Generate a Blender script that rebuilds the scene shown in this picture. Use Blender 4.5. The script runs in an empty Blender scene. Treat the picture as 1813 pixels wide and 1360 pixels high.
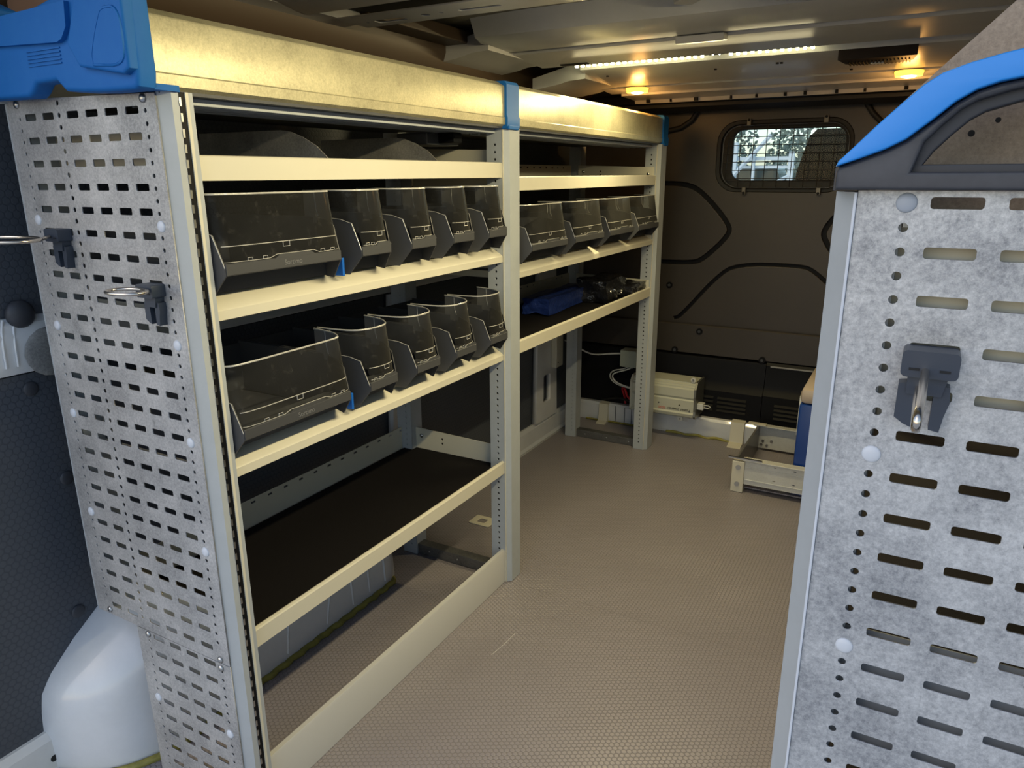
import bpy, bmesh, math, random
from mathutils import Vector, Matrix, Euler
random.seed(7)
PI = math.pi
scn = bpy.context.scene
C = scn.collection

# ------------------------------------------------------------------ camera
cam_d = bpy.data.cameras.new('camera')
cam_d.sensor_width = 36.0
cam_d.lens = 1284.57 / 1813 * 36.0
cam_d.clip_start = 0.01
cam_d.clip_end = 200
cam = bpy.data.objects.new('camera', cam_d)
C.objects.link(cam)
yaw, pitch, roll = 0.50731, -0.280264, -0.0050887
right = Vector((math.cos(yaw), math.sin(yaw), 0))
fwd = Vector((-math.sin(yaw) * math.cos(pitch), math.cos(yaw) * math.cos(pitch), math.sin(pitch)))
up = right.cross(fwd)
r2 = right * math.cos(roll) + up * math.sin(roll)
u2 = -right * math.sin(roll) + up * math.cos(roll)
m = Matrix(((r2.x, u2.x, -fwd.x, 0), (r2.y, u2.y, -fwd.y, 0), (r2.z, u2.z, -fwd.z, 1.0), (0, 0, 0, 1)))
cam.matrix_world = m
scn.camera = cam

# ------------------------------------------------------------------ light
scn.view_settings.view_transform = 'Standard'
scn.view_settings.look = 'None'
scn.view_settings.gamma = 1
scn.view_settings.use_curve_mapping = False
scn.view_settings.exposure = 0.42

world = bpy.data.worlds.new('sky')
scn.world = world
world.use_nodes = True
wn = world.node_tree
wn.nodes.clear()
wo = wn.nodes.new('ShaderNodeOutputWorld')
bg = wn.nodes.new('ShaderNodeBackground')
sky = wn.nodes.new('ShaderNodeTexSky')
sky.sky_type = 'NISHITA'
sky.sun_disc = False
sky.sun_elevation = math.radians(38)
sky.sun_rotation = math.radians(200)
wn.links.new(sky.outputs[0], bg.inputs[0])
bg.inputs[1].default_value = 0.17
wn.links.new(bg.outputs[0], wo.inputs[0])

def area(name, loc, rot, sx, sy, power, col, spread=180):
    d = bpy.data.lights.new(name, 'AREA')
    d.shape = 'RECTANGLE'
    d.size, d.size_y = sx, sy
    d.energy = power
    d.color = col
    d.spread = math.radians(spread)
    o = bpy.data.objects.new(name, d)
    o.location = loc
    o.rotation_euler = rot
    C.objects.link(o)
    return o
# LED strips of the roof: the one in view, and its twin over the rear of the aisle
area('led_light', (-0.60, 2.00, 1.272), (math.radians(-12), 0, 0), 0.62, 0.02, 6.0, (1.0, 0.84, 0.46))
area('led_light', (-0.10, 1.00, 1.285), (0, math.radians(50), 0), 0.02, 0.80, 4.9, (1.0, 0.86, 0.52), 130)

# ------------------------------------------------------------------ materials
MATS = {}
def mat(name, col, rough=0.5, metal=0.0, spec=0.5, noise=None, bump=None, coat=0.0, emit=None):
    """noise=(scale, amount, second colour)  bump=(scale, strength, distance)"""
    if name in MATS:
        return MATS[name]
    mt = bpy.data.materials.new(name)
    mt.use_nodes = True
    nt = mt.node_tree
    b = nt.nodes['Principled BSDF']
    b.inputs['Base Color'].default_value = (*col, 1)
    b.inputs['Roughness'].default_value = rough
    b.inputs['Metallic'].default_value = metal
    b.inputs['Specular IOR Level'].default_value = spec
    b.inputs['Coat Weight'].default_value = coat
    tc = nt.nodes.new('ShaderNodeTexCoord')
    if noise:
        n = nt.nodes.new('ShaderNodeTexNoise')
        n.inputs['Scale'].default_value = noise[0]
        n.inputs['Detail'].default_value = 6
        n.inputs['Roughness'].default_value = 0.7
        nt.links.new(tc.outputs['Object'], n.inputs['Vector'])
        cr = nt.nodes.new('ShaderNodeValToRGB')
        cr.color_ramp.elements[0].position = 0.35
        cr.color_ramp.elements[1].position = 0.68
        cr.color_ramp.elements[0].color = (*col, 1)
        cr.color_ramp.elements[1].color = (*noise[2], 1)
        nt.links.new(n.outputs['Fac'], cr.inputs['Fac'])
        mx = nt.nodes.new('ShaderNodeMix')
        mx.data_type = 'RGBA'
        mx.inputs[0].default_value = noise[1]
        mx.inputs[6].default_value = (*col, 1)
        nt.links.new(cr.outputs[0], mx.inputs[7])
        nt.links.new(mx.outputs[2], b.inputs['Base Color'])
    if bump:
        n2 = nt.nodes.new('ShaderNodeTexNoise')
        n2.inputs['Scale'].default_value = bump[0]
        n2.inputs['Detail'].default_value = 4
        nt.links.new(tc.outputs['Object'], n2.inputs['Vector'])
        bp = nt.nodes.new('ShaderNodeBump')
        bp.inputs['Strength'].default_value = bump[1]
        bp.inputs['Distance'].default_value = bump[2]
        nt.links.new(n2.outputs['Fac'], bp.inputs['Height'])
        nt.links.new(bp.outputs[0], b.inputs['Normal'])
    if emit:
        b.inputs['Emission Color'].default_value = (*emit[0], 1)
        b.inputs['Emission Strength'].default_value = emit[1]
    MATS[name] = mt
    return mt

def galv(name, lo, hi, rough=0.5, metal=0.35, scratch=0.5):
    """mottled, scuffed zinc sheet"""
    mt = bpy.data.materials.new(name)
    mt.use_nodes = True
    nt = mt.node_tree
    b = nt.nodes['Principled BSDF']
    tc = nt.nodes.new('ShaderNodeTexCoord')
    def noise(scale, det, rg=0.6, mapscale=None):
        n = nt.nodes.new('ShaderNodeTexNoise')
        n.inputs['Scale'].default_value = scale
        n.inputs['Detail'].default_value = det
        n.inputs['Roughness'].default_value = rg
        if mapscale:
            mp = nt.nodes.new('ShaderNodeMapping')
            mp.inputs['Scale'].default_value = mapscale
            nt.links.new(tc.outputs['Object'], mp.inputs[0])
            nt.links.new(mp.outputs[0], n.inputs['Vector'])
        else:
            nt.links.new(tc.outputs['Object'], n.inputs['Vector'])
        return n
    n1 = noise(260, 5, 0.85)
    n2 = noise(14, 6, 0.65)
    n3 = noise(40, 8, 0.75, (1.0, 1.0, 0.35))
    mx = nt.nodes.new('ShaderNodeMath'); mx.operation = 'MULTIPLY_ADD'
    mx.inputs[1].default_value = 0.55
    nt.links.new(n1.outputs['Fac'], mx.inputs[0])
    m2 = nt.nodes.new('ShaderNodeMath'); m2.operation = 'MULTIPLY'
    m2.inputs[1].default_value = 0.45
    nt.links.new(n2.outputs['Fac'], m2.inputs[0])
    nt.links.new(m2.outputs[0], mx.inputs[2])
    cr = nt.nodes.new('ShaderNodeValToRGB')
    cr.color_ramp.elements[0].position = 0.36
    cr.color_ramp.elements[1].position = 0.64
    cr.color_ramp.elements[0].color = (*lo, 1)
    cr.color_ramp.elements[1].color = (*hi, 1)
    nt.links.new(mx.outputs[0], cr.inputs['Fac'])
    # dark scuffs
    c2 = nt.nodes.new('ShaderNodeValToRGB')
    c2.color_ramp.elements[0].position = 0.60
    c2.color_ramp.elements[1].position = 0.74
    c2.color_ramp.elements[0].color = (0, 0, 0, 1)
    c2.color_ramp.elements[1].color = (scratch, scratch, scratch, 1)
    nt.links.new(n3.outputs['Fac'], c2.inputs['Fac'])
    mc = nt.nodes.new('ShaderNodeMix'); mc.data_type = 'RGBA'
    nt.links.new(c2.outputs[0], mc.inputs[0])
    nt.links.new(cr.outputs[0], mc.inputs[6])
    mc.inputs[7].default_value = (lo[0] * .45, lo[1] * .45, lo[2] * .45, 1)
    nt.links.new(mc.outputs[2], b.inputs['Base Color'])
    b.inputs['Roughness'].default_value = rough
    b.inputs['Metallic'].default_value = metal
    bp = nt.nodes.new('ShaderNodeBump')
    bp.inputs['Strength'].default_value = 0.12
    bp.inputs['Distance'].default_value = 0.0006
    nt.links.new(n1.outputs['Fac'], bp.inputs['Height'])
    nt.links.new(bp.outputs[0], b.inputs['Normal'])
    return mt

def hexmat(name, col, line, size, strength, rough, plane='xy', second=None, spec=0.5):
    """embossed hexagon pattern: relief only, slight colour in the joints"""
    mt = bpy.data.materials.new(name)
    mt.use_nodes = True
    nt = mt.node_tree
    L = nt.links.new
    b = nt.nodes['Principled BSDF']
    tc = nt.nodes.new('ShaderNodeTexCoord')
    sp = nt.nodes.new('ShaderNodeSeparateXYZ')
    L(tc.outputs['Object'], sp.inputs[0])
    a, c = {'xy': ('Y', 'X'), 'yz': ('Y', 'Z')}[plane]
    def mth(op, i0, i1=None, v1=None):
        n = nt.nodes.new('ShaderNodeMath'); n.operation = op
        if isinstance(i0, (int, float)): n.inputs[0].default_value = i0
        else: L(i0, n.inputs[0])
        if i1 is not None: L(i1, n.inputs[1])
        elif v1 is not None: n.inputs[1].default_value = v1
        return n.outputs[0]
    px = mth('DIVIDE', sp.outputs[a], v1=size)
    py = mth('DIVIDE', sp.outputs[c], v1=size)
    def cell(off):
        ax = mth('SUBTRACT', mth('FRACT', mth('ADD', px, v1=off + 100)), v1=0.5)
        yy = mth('ADD', mth('DIVIDE', py, v1=1.7320508), v1=off + 100)
        ay = mth('MULTIPLY', mth('SUBTRACT', mth('FRACT', yy), v1=0.5), v1=1.7320508)
        axa = mth('ABSOLUTE', ax); aya = mth('ABSOLUTE', ay)
        # hexagonal distance
        h = mth('MAXIMUM', axa, mth('ADD', mth('MULTIPLY', axa, v1=0.5), mth('MULTIPLY', aya, v1=0.8660254)))
        return h
    d = mth('MINIMUM', cell(0.0), cell(0.5))
    ramp = nt.nodes.new('ShaderNodeMapRange')
    ramp.inputs['From Min'].default_value = 0.36
    ramp.inputs['From Max'].default_value = 0.47
    ramp.inputs['To Min'].default_value = 1.0
    ramp.inputs['To Max'].default_value = 0.0
    L(d, ramp.inputs['Value'])
    n = nt.nodes.new('ShaderNodeTexNoise')
    n.inputs['Scale'].default_value = 5
    n.inputs['Detail'].default_value = 7
    L(tc.outputs['Object'], n.inputs['Vector'])
    cr = nt.nodes.new('ShaderNodeValToRGB')
    cr.color_ramp.elements[0].position = 0.35
    cr.color_ramp.elements[1].position = 0.7
    cr.color_ramp.elements[0].color = (*col, 1)
    cr.color_ramp.elements[1].color = (*(second or col), 1)
    L(n.outputs['Fac'], cr.inputs['Fac'])
    mc = nt.nodes.new('ShaderNodeMix'); mc.data_type = 'RGBA'
    L(ramp.outputs[0], mc.inputs[0])
    mc.inputs[6].default_value = (*line, 1)
    L(cr.outputs[0], mc.inputs[7])
    L(mc.outputs[2], b.inputs['Base Color'])
    bp = nt.nodes.new('ShaderNodeBump')
    bp.inputs['Strength'].default_value = strength
    bp.inputs['Distance'].default_value = 0.0006
    L(ramp.outputs[0], bp.inputs['Height'])
    L(bp.outputs[0], b.inputs['Normal'])
    b.inputs['Roughness'].default_value = rough
    b.inputs['Specular IOR Level'].default_value = spec
    return mt

ZINC = galv('zinc_sheet', (0.21, 0.212, 0.21), (0.56, 0.55, 0.53), 0.46, 0.35, 0.85)
ZINC_R = galv('zinc_sheet_worn', (0.20, 0.21, 0.225), (0.60, 0.61, 0.61), 0.44, 0.40, 0.45)
ZINC_D = galv('zinc_divider', (0.20, 0.19, 0.17), (0.55, 0.52, 0.46), 0.45, 0.5, 0.7)
FASCIA = galv('zinc_fascia', (0.33, 0.30, 0.19), (0.60, 0.545, 0.345), 0.40, 0.45, 0.3)
POST = mat('grey_powder_coat', (0.40, 0.425, 0.435), 0.42, 0.0, noise=(30, 0.5, (0.35, 0.37, 0.375)))
RAIL = mat('cream_powder_coat', (0.61, 0.575, 0.455), 0.42, 0.0, noise=(18, 0.4, (0.57, 0.535, 0.42)))
WHITE_B = mat('body_white_paint', (0.68, 0.69, 0.69), 0.3, 0.0, coat=0.4, noise=(6, 0.5, (0.52, 0.53, 0.53)))
ROOF = mat('roof_white_paint', (0.50, 0.49, 0.47), 0.36, 0.0, coat=0.1, noise=(7, 0.6, (0.40, 0.39, 0.37)))
SKIN = mat('roof_skin', (0.30, 0.27, 0.20), 0.40, 0.25, noise=(9, 0.6, (0.20, 0.18, 0.13)), bump=(40, 0.3, 0.004))
BLUE = mat('blue_plastic', (0.008, 0.115, 0.38), 0.58, 0.0, spec=.2, noise=(60, 0.3, (0.02, 0.15, 0.42)), bump=(300, .1, .0004))
BLUE_R = mat('bright_blue_plastic', (0.015, 0.235, 0.70), 0.42, 0.0, noise=(60, 0.2, (0.025, 0.26, 0.74)), bump=(400, .1, .0003))
DGREY = mat('dark_grey_plastic', (0.036, 0.038, 0.045), 0.5, 0.0, noise=(80, 0.4, (0.06, 0.063, 0.072)), bump=(300, .1, .0003))
BINM = mat('bin_grey_plastic', (0.052, 0.053, 0.056), 0.48, 0.0, bump=(400, .08, .0003))
HOOKM = mat('hook_plastic', (0.026, 0.036, 0.054), 0.42, 0.0, bump=(200, .1, .0004))
BLACKM = mat('black_moulding', (0.034, 0.028, 0.022), 0.42, 0.0, noise=(5, 0.6, (0.045, 0.036, 0.028)), bump=(500, .12, .0004))
BLACK = mat('black_paint', (0.005, 0.005, 0.006), 0.5, 0.0, spec=.15)
RUBBER = mat('black_rubber', (0.010, 0.010, 0.010), 0.6, 0.0)
MAT_ = mat('black_shelf_mat', (0.006, 0.005, 0.005), 0.85, 0.0, spec=0.15, bump=(900, .5, .001))
CHROME = mat('steel_wire', (0.62, 0.55, 0.46), 0.22, 1.0)
BOLT = mat('bolt_steel', (0.45, 0.45, 0.44), 0.3, 1.0)
DARKHOLE = mat('dark_recess', (0.01, 0.01, 0.01), 0.8)
CAPM = mat('white_plug', (0.55, 0.58, 0.62), 0.35, 0.0)
TAN = galv('scuffed_hardboard', (0.20, 0.155, 0.115), (0.44, 0.35, 0.26), 0.6, 0.0, 0.6)
TAN_L = mat('tan_lining', (0.36, 0.20, 0.12), 0.6, 0.0, noise=(9, 0.6, (0.28, 0.16, 0.10)))
SEAL = mat('yellow_sealant', (0.34, 0.30, 0.06), 0.55, 0.0, noise=(60, 0.7, (0.16, 0.15, 0.04)), bump=(90, .6, .004))
WHITEP = mat('white_plastic', (0.62, 0.62, 0.57), 0.4, 0.0)
INV = mat('inverter_aluminium', (0.58, 0.58, 0.47), 0.35, 0.15)
GREENBOX = mat('pale_green_plastic', (0.33, 0.36, 0.29), 0.5, 0.0)
REDW = mat('red_cable', (0.5, 0.02, 0.03), 0.4)
INK = mat('black_ink', (0.01, 0.01, 0.01), 0.5)
REDINK = mat('red_ink', (0.6, 0.12, 0.07), 0.5)
PACK = mat('blue_wrap', (0.012, 0.03, 0.16), 0.28, 0.0, noise=(40, 0.6, (0.03, 0.06, 0.25)), bump=(90, .8, .004))
BAGM = mat('black_bag_film', (0.012, 0.012, 0.014), 0.18, 0.0, bump=(60, .8, .006))
EMBOSS = mat('embossed_grey', (0.10, 0.105, 0.115), 0.45)
FLOORM = hexmat('floor_hex_vinyl', (0.245, 0.222, 0.228), (0.195, 0.176, 0.180), 0.0098, 0.8, 0.34, 'xy', (0.275, 0.250, 0.256))
LINING = hexmat('lining_hex_grey', (0.060, 0.068, 0.082), (0.048, 0.055, 0.068), 0.012, 0.35, 0.5, 'yz', (0.072, 0.080, 0.095))
LEDM = mat('led_chip', (1, 1, 1), 0.4, emit=((1.0, 0.93, 0.52), 22.0))
LAMPM = mat('lamp_lens', (1.0, 0.75, 0.2), 0.4, emit=((1.0, 0.50, 0.05), 2.5))
LAMPC = mat('lamp_core', (1.0, 0.9, 0.6), 0.4, emit=((1.0, 0.78, 0.38), 10.0))
CARD = mat('headrest_fabric', (0.012, 0.013, 0.022), 0.9)
LOUD = mat('smoked_plastic', (0.012, 0.006, 0.004), 0.5, spec=.2)

def clear_plastic():
    mt = bpy.data.materials.new('clear_plastic')
    mt.use_nodes = True
    nt = mt.node_tree
    nt.nodes.clear()
    o = nt.nodes.new('ShaderNodeOutputMaterial')
    tr = nt.nodes.new('ShaderNodeBsdfTransparent'); tr.inputs[0].default_value = (0.90, 0.91, 0.91, 1)
    gl = nt.nodes.new('ShaderNodeBsdfPrincipled')
    gl.inputs['Base Color'].default_value = (0.17, 0.165, 0.15, 1)  # reflections in the bin fronts put in as patchy greyish haze
    gl.inputs['Roughness'].default_value = 0.12
    fr = nt.nodes.new('ShaderNodeFresnel'); fr.inputs[0].default_value = 1.5
    n = nt.nodes.new('ShaderNodeTexNoise'); n.inputs['Scale'].default_value = 45; n.inputs['Detail'].default_value = 8
    n.inputs['Roughness'].default_value = 0.75
    tc = nt.nodes.new('ShaderNodeTexCoord'); nt.links.new(tc.outputs['Object'], n.inputs['Vector'])
    mr = nt.nodes.new('ShaderNodeMapRange'); mr.inputs['From Min'].default_value = 0.55; mr.inputs['From Max'].default_value = 0.8
    mr.inputs['To Min'].default_value = 0.03; mr.inputs['To Max'].default_value = 0.28
    nt.links.new(n.outputs['Fac'], mr.inputs['Value'])
    ad = nt.nodes.new('ShaderNodeMath'); ad.operation = 'ADD'; ad.use_clamp = True
    nt.links.new(fr.outputs[0], ad.inputs[0]); nt.links.new(mr.outputs[0], ad.inputs[1])
    mx = nt.nodes.new('ShaderNodeMixShader')
    nt.links.new(ad.outputs[0], mx.inputs[0]); nt.links.new(tr.outputs[0], mx.inputs[1]); nt.links.new(gl.outputs[0], mx.inputs[2])
    nt.links.new(mx.outputs[0], o.inputs[0])
    return mt
CLEAR = clear_plastic()
RIM = mat('clear_rim', (0.42, 0.41, 0.37), 0.15, 0.0, spec=0.8)
def glass():
    mt = bpy.data.materials.new('window_glass')
    mt.use_nodes = True
    nt = mt.node_tree
    nt.nodes.clear()
    o = nt.nodes.new('ShaderNodeOutputMaterial')
    tr = nt.nodes.new('ShaderNodeBsdfTransparent'); tr.inputs[0].default_value = (0.86, 0.92, 0.92, 1)
    gl = nt.nodes.new('ShaderNodeBsdfGlossy'); gl.inputs['Roughness'].default_value = 0.03
    fr = nt.nodes.new('ShaderNodeFresnel'); fr.inputs[0].default_value = 1.2
    mx = nt.nodes.new('ShaderNodeMixShader')
    nt.links.new(fr.outputs[0], mx.inputs[0]); nt.links.new(tr.outputs[0], mx.inputs[1]); nt.links.new(gl.outputs[0], mx.inputs[2])
    nt.links.new(mx.outputs[0], o.inputs[0])
    return mt
GLASS = glass()

# ------------------------------------------------------------------ helpers
def link(name, me, mt, parent=None, smooth=None):
    if smooth:
        for p in me.polygons:
            p.use_smooth = True
        me.set_sharp_from_angle(angle=math.radians(smooth))
    o = bpy.data.objects.new(name, me)
    if mt:
        me.materials.append(mt)
    C.objects.link(o)
    if parent:
        o.parent = parent
        o.matrix_parent_inverse = parent.matrix_basis.inverted()
    return o

def thing(name, label, cat, loc=(0, 0, 0), group=None):
    o = bpy.data.objects.new(name, None)
    o.empty_display_size = 0.05
    C.objects.link(o)
    o.location = loc
    bpy.context.view_layer.update()
    o['label'] = label
    o['category'] = cat
    if group:
        o['group'] = group
    return o

def tag(o, label, cat, group=None):
    o['label'] = label
    o['category'] = cat
    if group:
        o['group'] = group
    return o

def struct(o):
    o['kind'] = 'structure'
    return o

class MB:
    def __init__(s):
        s.bm = bmesh.new()
    def box(s, x0, x1, y0, y1, z0, z1, bevel=0.0, rot=None):
        vs = [s.bm.verts.new((x, y, z)) for x in (x0, x1) for y in (y0, y1) for z in (z0, z1)]
        F = [(0, 1, 3, 2), (4, 6, 7, 5), (0, 4, 5, 1), (2, 3, 7, 6), (0, 2, 6, 4), (1, 5, 7, 3)]
        fs = [s.bm.faces.new([vs[i] for i in f]) for f in F]
        if rot:
            c = Vector(((x0 + x1) / 2, (y0 + y1) / 2, (z0 + z1) / 2))
            bmesh.ops.rotate(s.bm, cent=c, matrix=Euler(rot).to_matrix(), verts=vs)
        if bevel:
            es = list({e for f in fs for e in f.edges})
            bmesh.ops.bevel(s.bm, geom=es, offset=bevel, segments=2, affect='EDGES', profile=0.5)
        return s
    def prism(s, poly, axis, a, b):
        """poly of (u,v); axis x: (u,v)=(y,z); y: (x,z); z: (x,y)"""
        def P(u, v, w):
            return {'x': (w, u, v), 'y': (u, w, v), 'z': (u, v, w)}[axis]
        A = [s.bm.verts.new(P(u, v, a)) for u, v in poly]
        B = [s.bm.verts.new(P(u, v, b)) for u, v in poly]
        n = len(poly)
        s.bm.faces.new(A); s.bm.faces.new(B[::-1])
        for i in range(n):
            s.bm.faces.new((A[i], B[i], B[(i + 1) % n], A[(i + 1) % n]))
        return s
    def cyl(s, p, q, r, seg=12, r2=None):
        p, q = Vector(p), Vector(q)
        d = q - p
        mt = Matrix.Translation((p + q) / 2) @ d.to_track_quat('Z', 'Y').to_matrix().to_4x4()
        bmesh.ops.create_cone(s.bm, cap_ends=True, segments=seg, radius1=r, radius2=r if r2 is None else r2, depth=d.length, matrix=mt)
        return s
    def dome(s, c, r, flat, axis, seg=12):
        """flattened button"""
        mt = Matrix.Translation(c)
        sc = [r, r, r]; sc['xyz'.index(axis)] = flat
        bmesh.ops.create_uvsphere(s.bm, u_segments=seg, v_segments=8, radius=1, matrix=mt @ Matrix.Diagonal((*sc, 1)))
        return s
    def tube(s, pts, r, seg=8, closed=False):
        pts = [Vector(p) for p in pts]
        n = len(pts)
        rings = []
        prev = None
        for i in range(n):
            if closed:
                t = pts[(i + 1) % n] - pts[i - 1]
            else:
                t = pts[min(i + 1, n - 1)] - pts[max(i - 1, 0)]
            t.normalize()
            if prev is None:
                a = t.orthogonal().normalized()
            else:
                a = (prev - t * prev.dot(t)).normalized()
            prev = a
            b = t.cross(a)
            rings.append([s.bm.verts.new(pts[i] + (a * math.cos(2 * PI * k / seg) + b * math.sin(2 * PI * k / seg)) * r) for k in range(seg)])
        for i in range(n if closed else n - 1):
            A, B = rings[i], rings[(i + 1) % n]
            for k in range(seg):
                s.bm.faces.new((A[k], A[(k + 1) % seg], B[(k + 1) % seg], B[k]))
        if not closed:
            s.bm.faces.new(rings[0][::-1]); s.bm.faces.new(rings[-1])
        return s
    def build(s, name, mt, parent=None, smooth=None):
        bmesh.ops.recalc_face_normals(s.bm, faces=s.bm.faces)
        me = bpy.data.meshes.new(name)
        s.bm.to_mesh(me)
        s.bm.free()
        return link(name, me, mt, parent, smooth)

def rrect(x0, x1, y0, y1, r, n=4):
    o = []
    for cx, cy, a in ((x1 - r, y1 - r, 0), (x0 + r, y1 - r, 90), (x0 + r, y0 + r, 180), (x1 - r, y0 + r, 270)):
        for k in range(n + 1):
            t = math.radians(a + 90 * k / n)
            o.append((cx + r * math.cos(t), cy + r * math.sin(t)))
    return o
def circ(x, y, r, n=8):
    return [(x + r * math.cos(2 * PI * k / n), y + r * math.sin(2 * PI * k / n)) for k in range(n)]

def plate(name, outer, holes, axis, a, b, mt, parent=None, bevel=0.0, bres=1, smooth=None):
    """flat sheet with real cut-outs, between a and b on the axis (same axes as prism)"""
    cu = bpy.data.curves.new('tmp', 'CURVE')
    cu.dimensions = '2D'
    cu.fill_mode = 'BOTH'
    cu.extrude = abs(b - a) / 2 - bevel
    cu.bevel_depth = bevel
    cu.bevel_resolution = bres
    cu.offset = -bevel
    for loop in [outer] + list(holes):
        sp = cu.splines.new('POLY')
        sp.points.add(len(loop) - 1)
        for i, (u, v) in enumerate(loop):
            sp.points[i].co = (u, v, 0, 1)
        sp.use_cyclic_u = True
    ob = bpy.data.objects.new('tmp', cu)
    me = ob.to_mesh().copy()
    ob.to_mesh_clear()
    bpy.data.objects.remove(ob)
    c = (a + b) / 2
    for v in me.vertices:
        u, w, d = v.co
        v.co = {'x': (c + d, u, w), 'y': (u, c + d, w), 'z': (u, w, c + d)}[axis]
    me.materials.clear()
    bm = bmesh.new(); bm.from_mesh(me)
    bmesh.ops.remove_doubles(bm, verts=bm.verts, dist=1e-6)
    bmesh.ops.recalc_face_normals(bm, faces=bm.faces)
    bm.to_mesh(me); bm.free()
    me.name = name
    return link(name, me, mt, parent, smooth)

def strip(pts, w):
    """outline of a band of width w along a polyline"""
    P = [Vector(p) for p in pts]
    L_, R_ = [], []
    for i, p in enumerate(P):
        t = (P[min(i + 1, len(P) - 1)] - P[max(i - 1, 0)]).normalized()
        n = Vector((-t.y, t.x)) * w / 2
        L_.append(tuple(p + n)); R_.append(tuple(p - n))
    return L_ + R_[::-1]
def smooth_path(pts, it=2):
    for _ in range(it):
        q = [pts[0]]
        for a, b in zip(pts, pts[1:]):
            a, b = Vector(a), Vector(b)
            q += [tuple(a * .75 + b * .25), tuple(a * .25 + b * .75)]
        q.append(pts[-1])
        pts = q
    return pts

def text(name, s, size, mt, parent, origin, ux, uy, thick=0.0002):
    cu = bpy.data.curves.new('tmp', 'FONT')
    cu.body = s
    cu.size = size
    cu.extrude = thick
    ob = bpy.data.objects.new('tmp', cu)
    me = ob.to_mesh().copy()
    ob.to_mesh_clear()
    bpy.data.objects.remove(ob)
    O, X, Y = Vector(origin), Vector(ux), Vector(uy)
    N = X.cross(Y)
    for v in me.vertices:
        v.co = O + X * v.co.x + Y * v.co.y + N * v.co.z
    me.materials.clear()
    return link(name, me, mt, parent)

# ------------------------------------------------------------------ shell
WL, WR = -1.215, 0.40          # side walls
Y0, YB = 0.38, 2.80            # rear opening, bulkhead
# ground outside
b = MB(); b.box(-14, 14, -14, 0.0, -0.62, -0.57)
gr = b.build('ground', mat('paving', (0.60, 0.58, 0.55), 0.9, noise=(2, .6, (0.50, 0.48, 0.46))))
struct(gr)

# floor: sub-floor with two vinyl sheets that meet at y = 1.43
fl = MB().box(WL - .02, WR, Y0 - .06, 3.0, -0.06, -0.004).build('floor', WHITE_B)
struct(fl)
MB().box(-1.185, 0.37, Y0, 1.432, -0.004, 0.0008).build('floor_panel', FLOORM, fl)
MB().box(-1.185, 0.37, 1.4335, 2.735, -0.004, 0.0).build('floor_panel', FLOORM, fl)
# small steel lashing plate by the middle upright
lp = plate('lashing_plate', rrect(-1.075, -1.005, 1.66, 1.715, .006), [rrect(-1.055, -1.028, 1.675, 1.70, .005)], 'z', 0.0005, 0.0035, RAIL, fl)

MB().tube([(-.697, 1.156, .0008), (-.691, 1.20, .0009), (-.689, 1.248, .0008)], .0006, 5).build('scuff_mark', mat('scuff', (.55, .52, .50), .6), fl)

# left wall: hex-embossed grey lining, body rail, pillar and base flange
wl = MB().box(WL - 0.06, WL - 0.02, Y0, 2.83, -0.02, 1.36).build('wall_left', BLACKM)
struct(wl)
MB().box(WL - 0.02, WL, Y0, 2.80, 0.792, 1.30).build('upper_lining', LINING, wl)
MB().box(WL - 0.02, WL - .002, Y0, 2.80, 0.075, 0.70).build('lower_lining', LINING, wl)
b = MB()
b.prism([(WL - .02, .700), (WL + .006, .704), (WL + .012, .716), (WL + .016, .765), (WL + .010, .782), (WL - .002, .792), (WL - .02, .792)], 'y', Y0, 2.8)
for y in (.565, .582):                                 # pressed bead of the rail
    b.tube([(WL + .014, y, .718), (WL + .0165, y, .75), (WL + .013, y + .004, .775), (WL + .004, y + .012, .79)], .0022, 6)
b.build('body_rail', WHITE_B, wl, 30)
MB().dome((WL + .018, .632, .733), .040, .006, 'x', 20).build('rubber_grommet', galv('grommet', (.10, .10, .10), (.30, .30, .28), .6, 0, .3), wl, 40)
MB().dome((WL + .010, .601, .797), .022, .012, 'x', 16).build('lining_clip', DGREY, wl, 40)
for y, z in ((.601, .675), (.63, .51), (.607, .264), (.50, .50), (.95, .50), (1.2, .45)):
    MB().dome((WL, y, z), .012, .003, 'x', 14).build('rivet_cap', DGREY, wl, 40)
b = MB(); b.prism([(WL - .02, .0), (WL + .022, .0), (WL + .016, .012), (WL + .012, .065), (WL + .004, .078), (WL - .02, .08)], 'y', Y0, 2.72)
f = b.build('baseboard_left', WHITE_B)
struct(f)
MB().cyl((WL + .010, .515, .030), (WL + .0155, .515, .030), .006).build('drain_hole', DARKHOLE, f)
# body pillar seen between the lower shelves
plate('body_pillar', [(1.47, .08), (1.60, .08), (1.60, .70), (1.50, .70)], [rrect(1.545, 1.575, .20, .42, .008), rrect(1.55, 1.572, .46, .60, .008)],
      'x', WL + .002, WL + .02, WHITE_B, wl)
plate('body_pillar', [(2.34, .08), (2.52, .08), (2.50, .70), (2.36, .70)], [rrect(2.40, 2.46, .15, .26, .01)],
      'x', WL + .002, WL + .02, WHITE_B, wl)

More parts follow.
